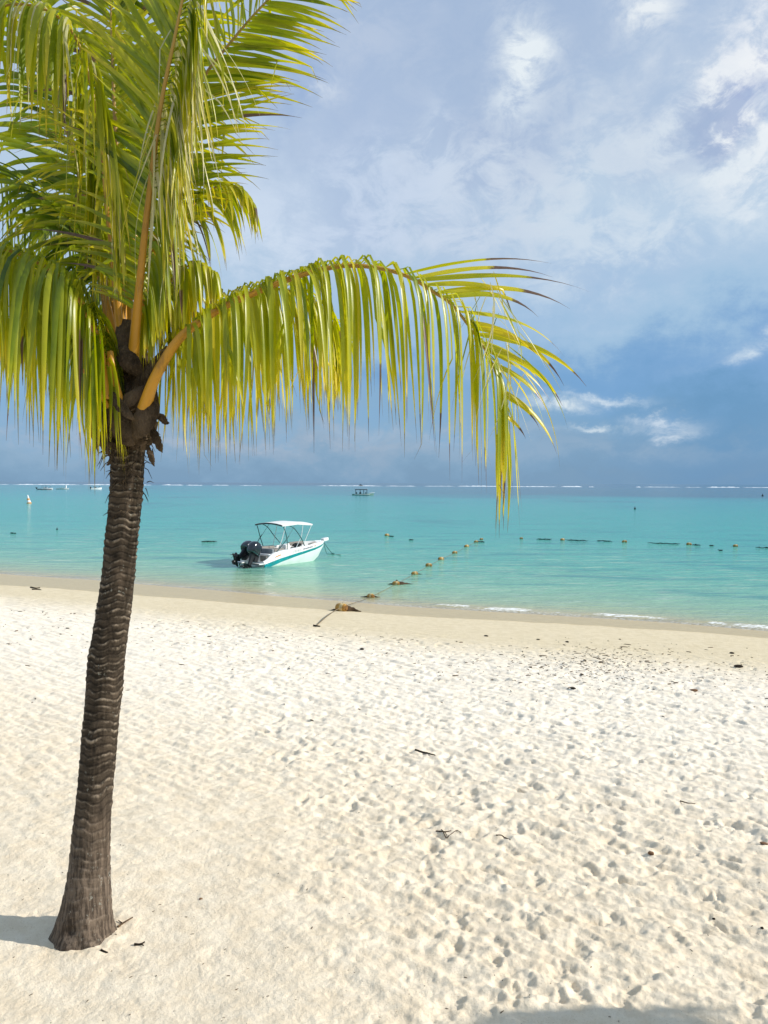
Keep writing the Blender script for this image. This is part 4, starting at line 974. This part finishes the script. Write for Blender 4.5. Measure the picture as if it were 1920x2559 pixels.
# white speedboat, dark roof, black motor
b = far_boat(113, 1224, 4, 'white speedboat with a dark flat canopy and a black outboard, leftmost far boat')
small_hull(7.6, 2.3, .75, m_fw, b); MB().box((0, 0, .18), (7.0, 2.36, .22), .05).build('waterline_stripe', m_fd, b)
MB().box((-4.1, 0, .75), (.55, .8, 1.0), .15).tube([(-4.2, 0, .4), (-4.7, 0, 1.3)], .16).build('outboard_motor', m_fd, b); MB().box((-.2, 0, 1.1), (1.1, .9, .8), .2).build('console', m_fw, b); MB().box((1.0, 0, 1.2), (.3, 1.2, .5), .08).build('windshield', m_fg, b)
MB().loft([[(-1.6, -1, 2.15), (-1.6, 1, 2.15), (-1.6, 1, 2.25), (-1.6, -1, 2.25)], [(.6, -1.05, 2.3), (.6, 1.05, 2.3), (.6, 1.05, 2.42), (.6, -1.05, 2.42)], [(2.9, -1, 2.3), (2.9, 1, 2.3), (2.9, 1, 2.4), (2.9, -1, 2.4)]]).build('canopy', m_fg, b)
for x in (-1.5, .6, 2.7):
    for y in (-.9, .9): MB().tube([(x*.8, y, .8), (x, y, 2.25)], .04).build('canopy_post', m_fd, b)
# white open boat with a helm
b = far_boat(157, 1223, -3, 'low white open boat with a single white helm stand, second far boat from the left')
small_hull(6.8, 2.2, .62, m_fw, b, .2); MB().box((0, 0, .1), (6.2, 2.1, .14), .05).build('waterline_stripe', m_fgreen, b); MB().box((1.8, 0, 1.2), (.6, .8, 1.3), .12).box((1.75, 0, 2.0), (.9, 1., .35), .1).build('helm_stand', m_fw, b); MB().box((-.6, 0, .75), (1.8, 1.4, .25), .08).build('bench', m_fgreen, b)
# white boat with a white canopy, close to the trunk
b = far_boat(241, 1223, 28, 'white boat with a white canopy and black motor, nearest the palm trunk')
small_hull(5.6, 2.2, .8, m_fw, b); MB().box((-2.9, 0, .9), (.6, .9, 1.1), .15).build('outboard_motor', m_fd, b)
MB().loft([[(-1.7, -1, 2.2), (-1.7, 1, 2.2), (-1.7, 1, 2.3), (-1.7, -1, 2.3)], [(.3, -1.05, 2.4), (.3, 1.05, 2.4), (.3, 1.05, 2.55), (.3, -1.05, 2.55)], [(2.2, -1, 2.2), (2.2, 1, 2.2), (2.2, 1, 2.3), (2.2, -1, 2.3)]]).build('canopy', m_fw, b)
for x in (-1.5, 2.0):
    for y in (-.9, .9): MB().tube([(x*.6, y, .8), (x, y, 2.25)], .04).build('canopy_post', m_fd, b)
MB().box((-.3, 0, .95), (.8, .9, .7), .15).build('console', m_fd, b)
# tour boat with a long roof
b = far_boat(907, 1238, -2, 'long tour boat with a flat grey roof, centre of the horizon')
small_hull(7.2, 2.4, .50, m_fgreen, b, .45); MB().box((-.2, 0, .3), (5.2, 2.42, .16), .04).build('waterline_stripe', m_fw, b)
rf = MB().box((-.5, 0, 2.15), (4.3, 2.5, .14), .05).build('roof', m_fg, b); MB().box((-.5, 0, 1.98), (4.1, 2.4, .18), .03).build('roof_shade_edge', m_fd, rf)
for x in (-2.4, -.9, .3, 1.4):
    for y in (-1, 1): MB().tube([(x, y, .5), (x, y, 1.95)], .05).build('roof_post', m_fd, b)
for x in (-2.1, -1.05, -.7, 1.0): MB().box((x, .2, .8), (.25, .9, .62), .1).build('seat', m_fd, b)
MB().tube([(2.2, -.7, .75), (3.3, -.35, .95), (4.0, 0, 1.0)], .06).build('bow_rail', m_fw, b)
# tiny boat beyond the reef
b = far_boat(902, 1214.6, 5, 'tiny dark boat on the deep blue water beyond the surf line, above the tour boat')
small_hull(6.0, 2.2, .9, m_fd, b); MB().box((-.3, 0, 1.5), (2.6, 1.7, 1.2), .25).build('cabin', m_fd, b)
# marker buoy
m_mo = simple('orange_marker', (.62,.30,.08,1), .5, .3, .2, 2)
mp = atz(73, 1258, 0); mk = MB().lathe([(.42,-.15),(.45,.0),(.42,.12),(.36,.2)], 'z', 20).build('marker_buoy', m_mo); mk.location = mp; mk.rotation_euler = (0, R(-9), 0); sc = 1.0; mk.scale = (1.05,)*3
MB().lathe([(.36,.2),(.30,.5),(.27,.6)], 'z', 20).build('buoy_cone', m_fw, mk); MB().lathe([(.27,.6),(.22,.9),(.2,.95)], 'z', 20).build('orange_band', m_mo, mk); MB().lathe([(.2,.95),(.14,1.3),(.08,1.55),(.02,1.6)], 'z', 16).build('buoy_top', m_fw, mk)
tag(mk, 'tall orange and white cone buoy leaning slightly in the lagoon at the left', 'marker buoy')
for (px, py, s, lb) in [(1906, 1240, 1., 'small dark can buoy at the right edge beneath the surf'), (1587, 1272.5, .5, 'dark speck of a mooring float in the middle of the lagoon'), (143, 1323.5, .22, 'small dark mooring float far left on the turquoise water')]:
    o = MB().lathe([(.3,-.2),(.36,0),(.34,.3),(.16,.42),(.10,.8),(.03,.95)], 'z', 14).build('mooring_float', m_fd); o.location = atz(px, py, 0); o.scale = (s,)*3; tag(o, lb, 'mooring float')

# ------------------------------------------------------------------ bits on the sand
random.seed(41)
m_twig = simple('driftwood_twig', (.13,.085,.05,1), .9, .1, .4, 20, .3); m_dark = simple('dark_drift', (.035,.026,.018,1), .9, .1, .4, 20, .4); m_dleaf = simple('dry_leaf', (.22,.12,.06,1), .8, .2, .3, 14, .2)
def twig(pts, r, label, m=m_twig, branch=None):
    w_ = [sand_pt(x, y) for x, y in pts]; w_ = [Vector((p.x, p.y, sand_z(p.x, p.y)+r*.7)) for p in w_]
    pp = catmull(w_, max(8, 4*len(w_))); pp = [np.array([p[0], p[1], max(p[2], sand_z(p[0], p[1])+r*.5)]) for p in pp]
    c = Vector(pp[0]); mb = MB().tube([Vector(p)-c for p in pp], np.linspace(r, r*.5, len(pp)), 7)
    if branch:
        b_ = [sand_pt(x, y) for x, y in branch]; mb.tube([p+Vector((0, 0, r))-c for p in b_], np.linspace(r*.7, r*.3, len(b_)), 6)
    o = mb.build('twig', m); o.location = c; return tag(o, label, 'twig', 'twigs on the sand')
twig([(1037,1882),(1060,1884),(1088,1889)], .014, 'straight dark twig lying on the trampled sand in mid beach', m_dark)
twig([(295,2318),(312,2306),(332,2294)], .008, 'forked thin twig just right of the palm foot', branch=[(306,2310),(296,2302)])
twig([(336,2362),(350,2362),(362,2356)], .009, 'short dark twig lying right of the palm foot, below the forked one', m_dark, branch=[(350,2362),(360,2366)])
twig([(1090,2085),(1112,2080),(1128,2077)], .007, 'thin bent twig on the open sand below the trampled middle', branch=[(1112,2080),(1118,2092)])
twig([(1103,2075),(1118,2090),(1140,2076),(1152,2082)], .005, 'wiry crooked twig beside the thin bent one')
twig([(252,2375),(262,2380),(270,2382)], .008, 'short twig touching the front of the palm foot', m_dark)
twig([(1700,2004),(1720,2008),(1738,2010)], .007, 'slim twig on the sand at the right side')
twig([(1240,2088),(1262,2094),(1276,2100)], .006, 'slim straight twig right of the wiry crooked one')
twig([(77,1469),(90,1471),(100,1470)], .030, 'dark driftwood stick at the left edge of the wet sand', m_dark); twig([(80,1474),(95,1474),(103,1475)], .025, 'thinner dark driftwood stick just below the other at the left', m_dark)
twig([(783,1565),(790,1566),(800,1567)], .030, 'dark stake lying where the rope ends in the dry sand', m_dark)
def lump(px, py, wpx, label, m, flat=.4):
    p = sand_pt(px, py); s = wpx/F*p.y*.5
    mb = MB().ball((0, 0, s*flat*.5), (s, s*.8, s*flat), 2, .2); o = mb.build('drift_lump', m); o.location = (p.x, p.y, sand_z(p.x, p.y)); o.rotation_euler = (0, 0, random.uniform(0, 6)); return tag(o, label, 'drift lump', 'dark drift lumps on the sand')
lump(1846,1667,26,'largest dark weed lump on the right part of the upper beach', m_dark, .3); lump(1830,1633,12,'small dark lump above the largest weed lump at the right', m_dark); lump(1418,1605,10,'dark lump on the damp sand right of centre, near the wet edge', m_dark); lump(1345,1599,9,'dark lump on the damp sand, next left of the one near the wet edge', m_dark); lump(1215,1590,12,'flat dark lump on the damp sand below the foam line', m_dark, .3)
lump(1627,2133,16,'reddish brown dry leaf crumpled on the lower right sand', m_dleaf, .5); lump(1432,1724,15,'dark lump at the top of the trampled sand', m_dark, .35); lump(1735,1727,17,'brown lump at the top of the trampled sand on the right', m_dleaf, .35); lump(1910,2110,20,'brown lump cut by the right edge of the photo', m_dleaf, .35); lump(1905,2320,9,'black pebble at the lower right edge', m_dark, .6); lump(1784,2302,8,'black pebble on the lower right sand, left of the edge one', m_dark, .6); lump(502,2247,9,'tiny brown shell half buried right of the trunk', m_dleaf, .5); lump(905,1623,13,'dark crumb on the damp sand below the rope stake', m_dark, .35)
# weed crumbs nobody could count
def crumbs():
    mb = []; V, Fc = [], []
    for k in range(1500):
        if k < 1330: px, py = random.uniform(-60, 1980), random.gauss(0, 1)*45; py = 1590+.075*(px-960)+abs(py)*1.2
        else: px, py = random.uniform(-60, 1980), random.uniform(1650, 2559)
        if k < 760: px = random.gauss(1500, 230); py = random.gauss(1665, 32)
        if k < 330: px = random.gauss(1490, 75); py = random.gauss(1655, 22)
        p = ground_pt(px, py)
        if shore_d(p.x, p.y) < 4.6 or p.y < 3.2: continue
        z = sand_z(p.x, p.y); s = random.uniform(.5, 1.)*(.007 if py > 1800 else .012+.0014*p.y*random.random()**2); a = random.uniform(0, 6.28); st = random.uniform(1.2, 3.2)
        b0 = len(V)
        for q in range(6):
            t = q*math.pi/3; x, y = s*st*math.cos(t)*random.uniform(.7, 1.2), s*.6*math.sin(t)*random.uniform(.7, 1.2)
            V.append((p.x+x*math.cos(a)-y*math.sin(a), p.y+x*math.sin(a)+y*math.cos(a), z-.002))
        for q in range(6):
            v = V[b0+q]; V.append((p.x+(v[0]-p.x)*.7, p.y+(v[1]-p.y)*.7, z+s*.45))
        for q in range(6): Fc.append((b0+q, b0+(q+1) % 6, b0+6+(q+1) % 6, b0+6+q))
        Fc.append((b0+6, b0+7, b0+8, b0+9)); Fc.append((b0+6, b0+9, b0+10, b0+11))
    o = obj('weed_crumbs', np_mesh('weed_crumbs', V, Fc), simple('weed_crumb', (.075,.052,.03,1), .9, .1, .5, 3, var2=(.16,.115,.07,1)), smooth=False)
    return tag(o, 'brown crumbs of dried seaweed scattered over the upper beach', 'seaweed crumbs', kind='stuff')
crumbs()

# ------------------------------------------------------------------ the neighbouring palm whose crown shades the lower right corner
c2 = palm.copy(); C.objects.link(c2)
for ch in palm.children:
    if ch.name.startswith(('frond', 'dry')) and max(v.co.z for v in ch.data.vertices) > 5.0: continue
    dup(ch, c2)
PX2, PY2 = 7.70, 3.19
c2.location = (PX2, PY2, sand_z(PX2, PY2)-.03); c2.rotation_euler = (0, 0, R(200)); c2.name = 'palm_tree'
tag(c2, 'neighbouring palm outside the right edge that throws the soft shade at lower right', 'palm tree')
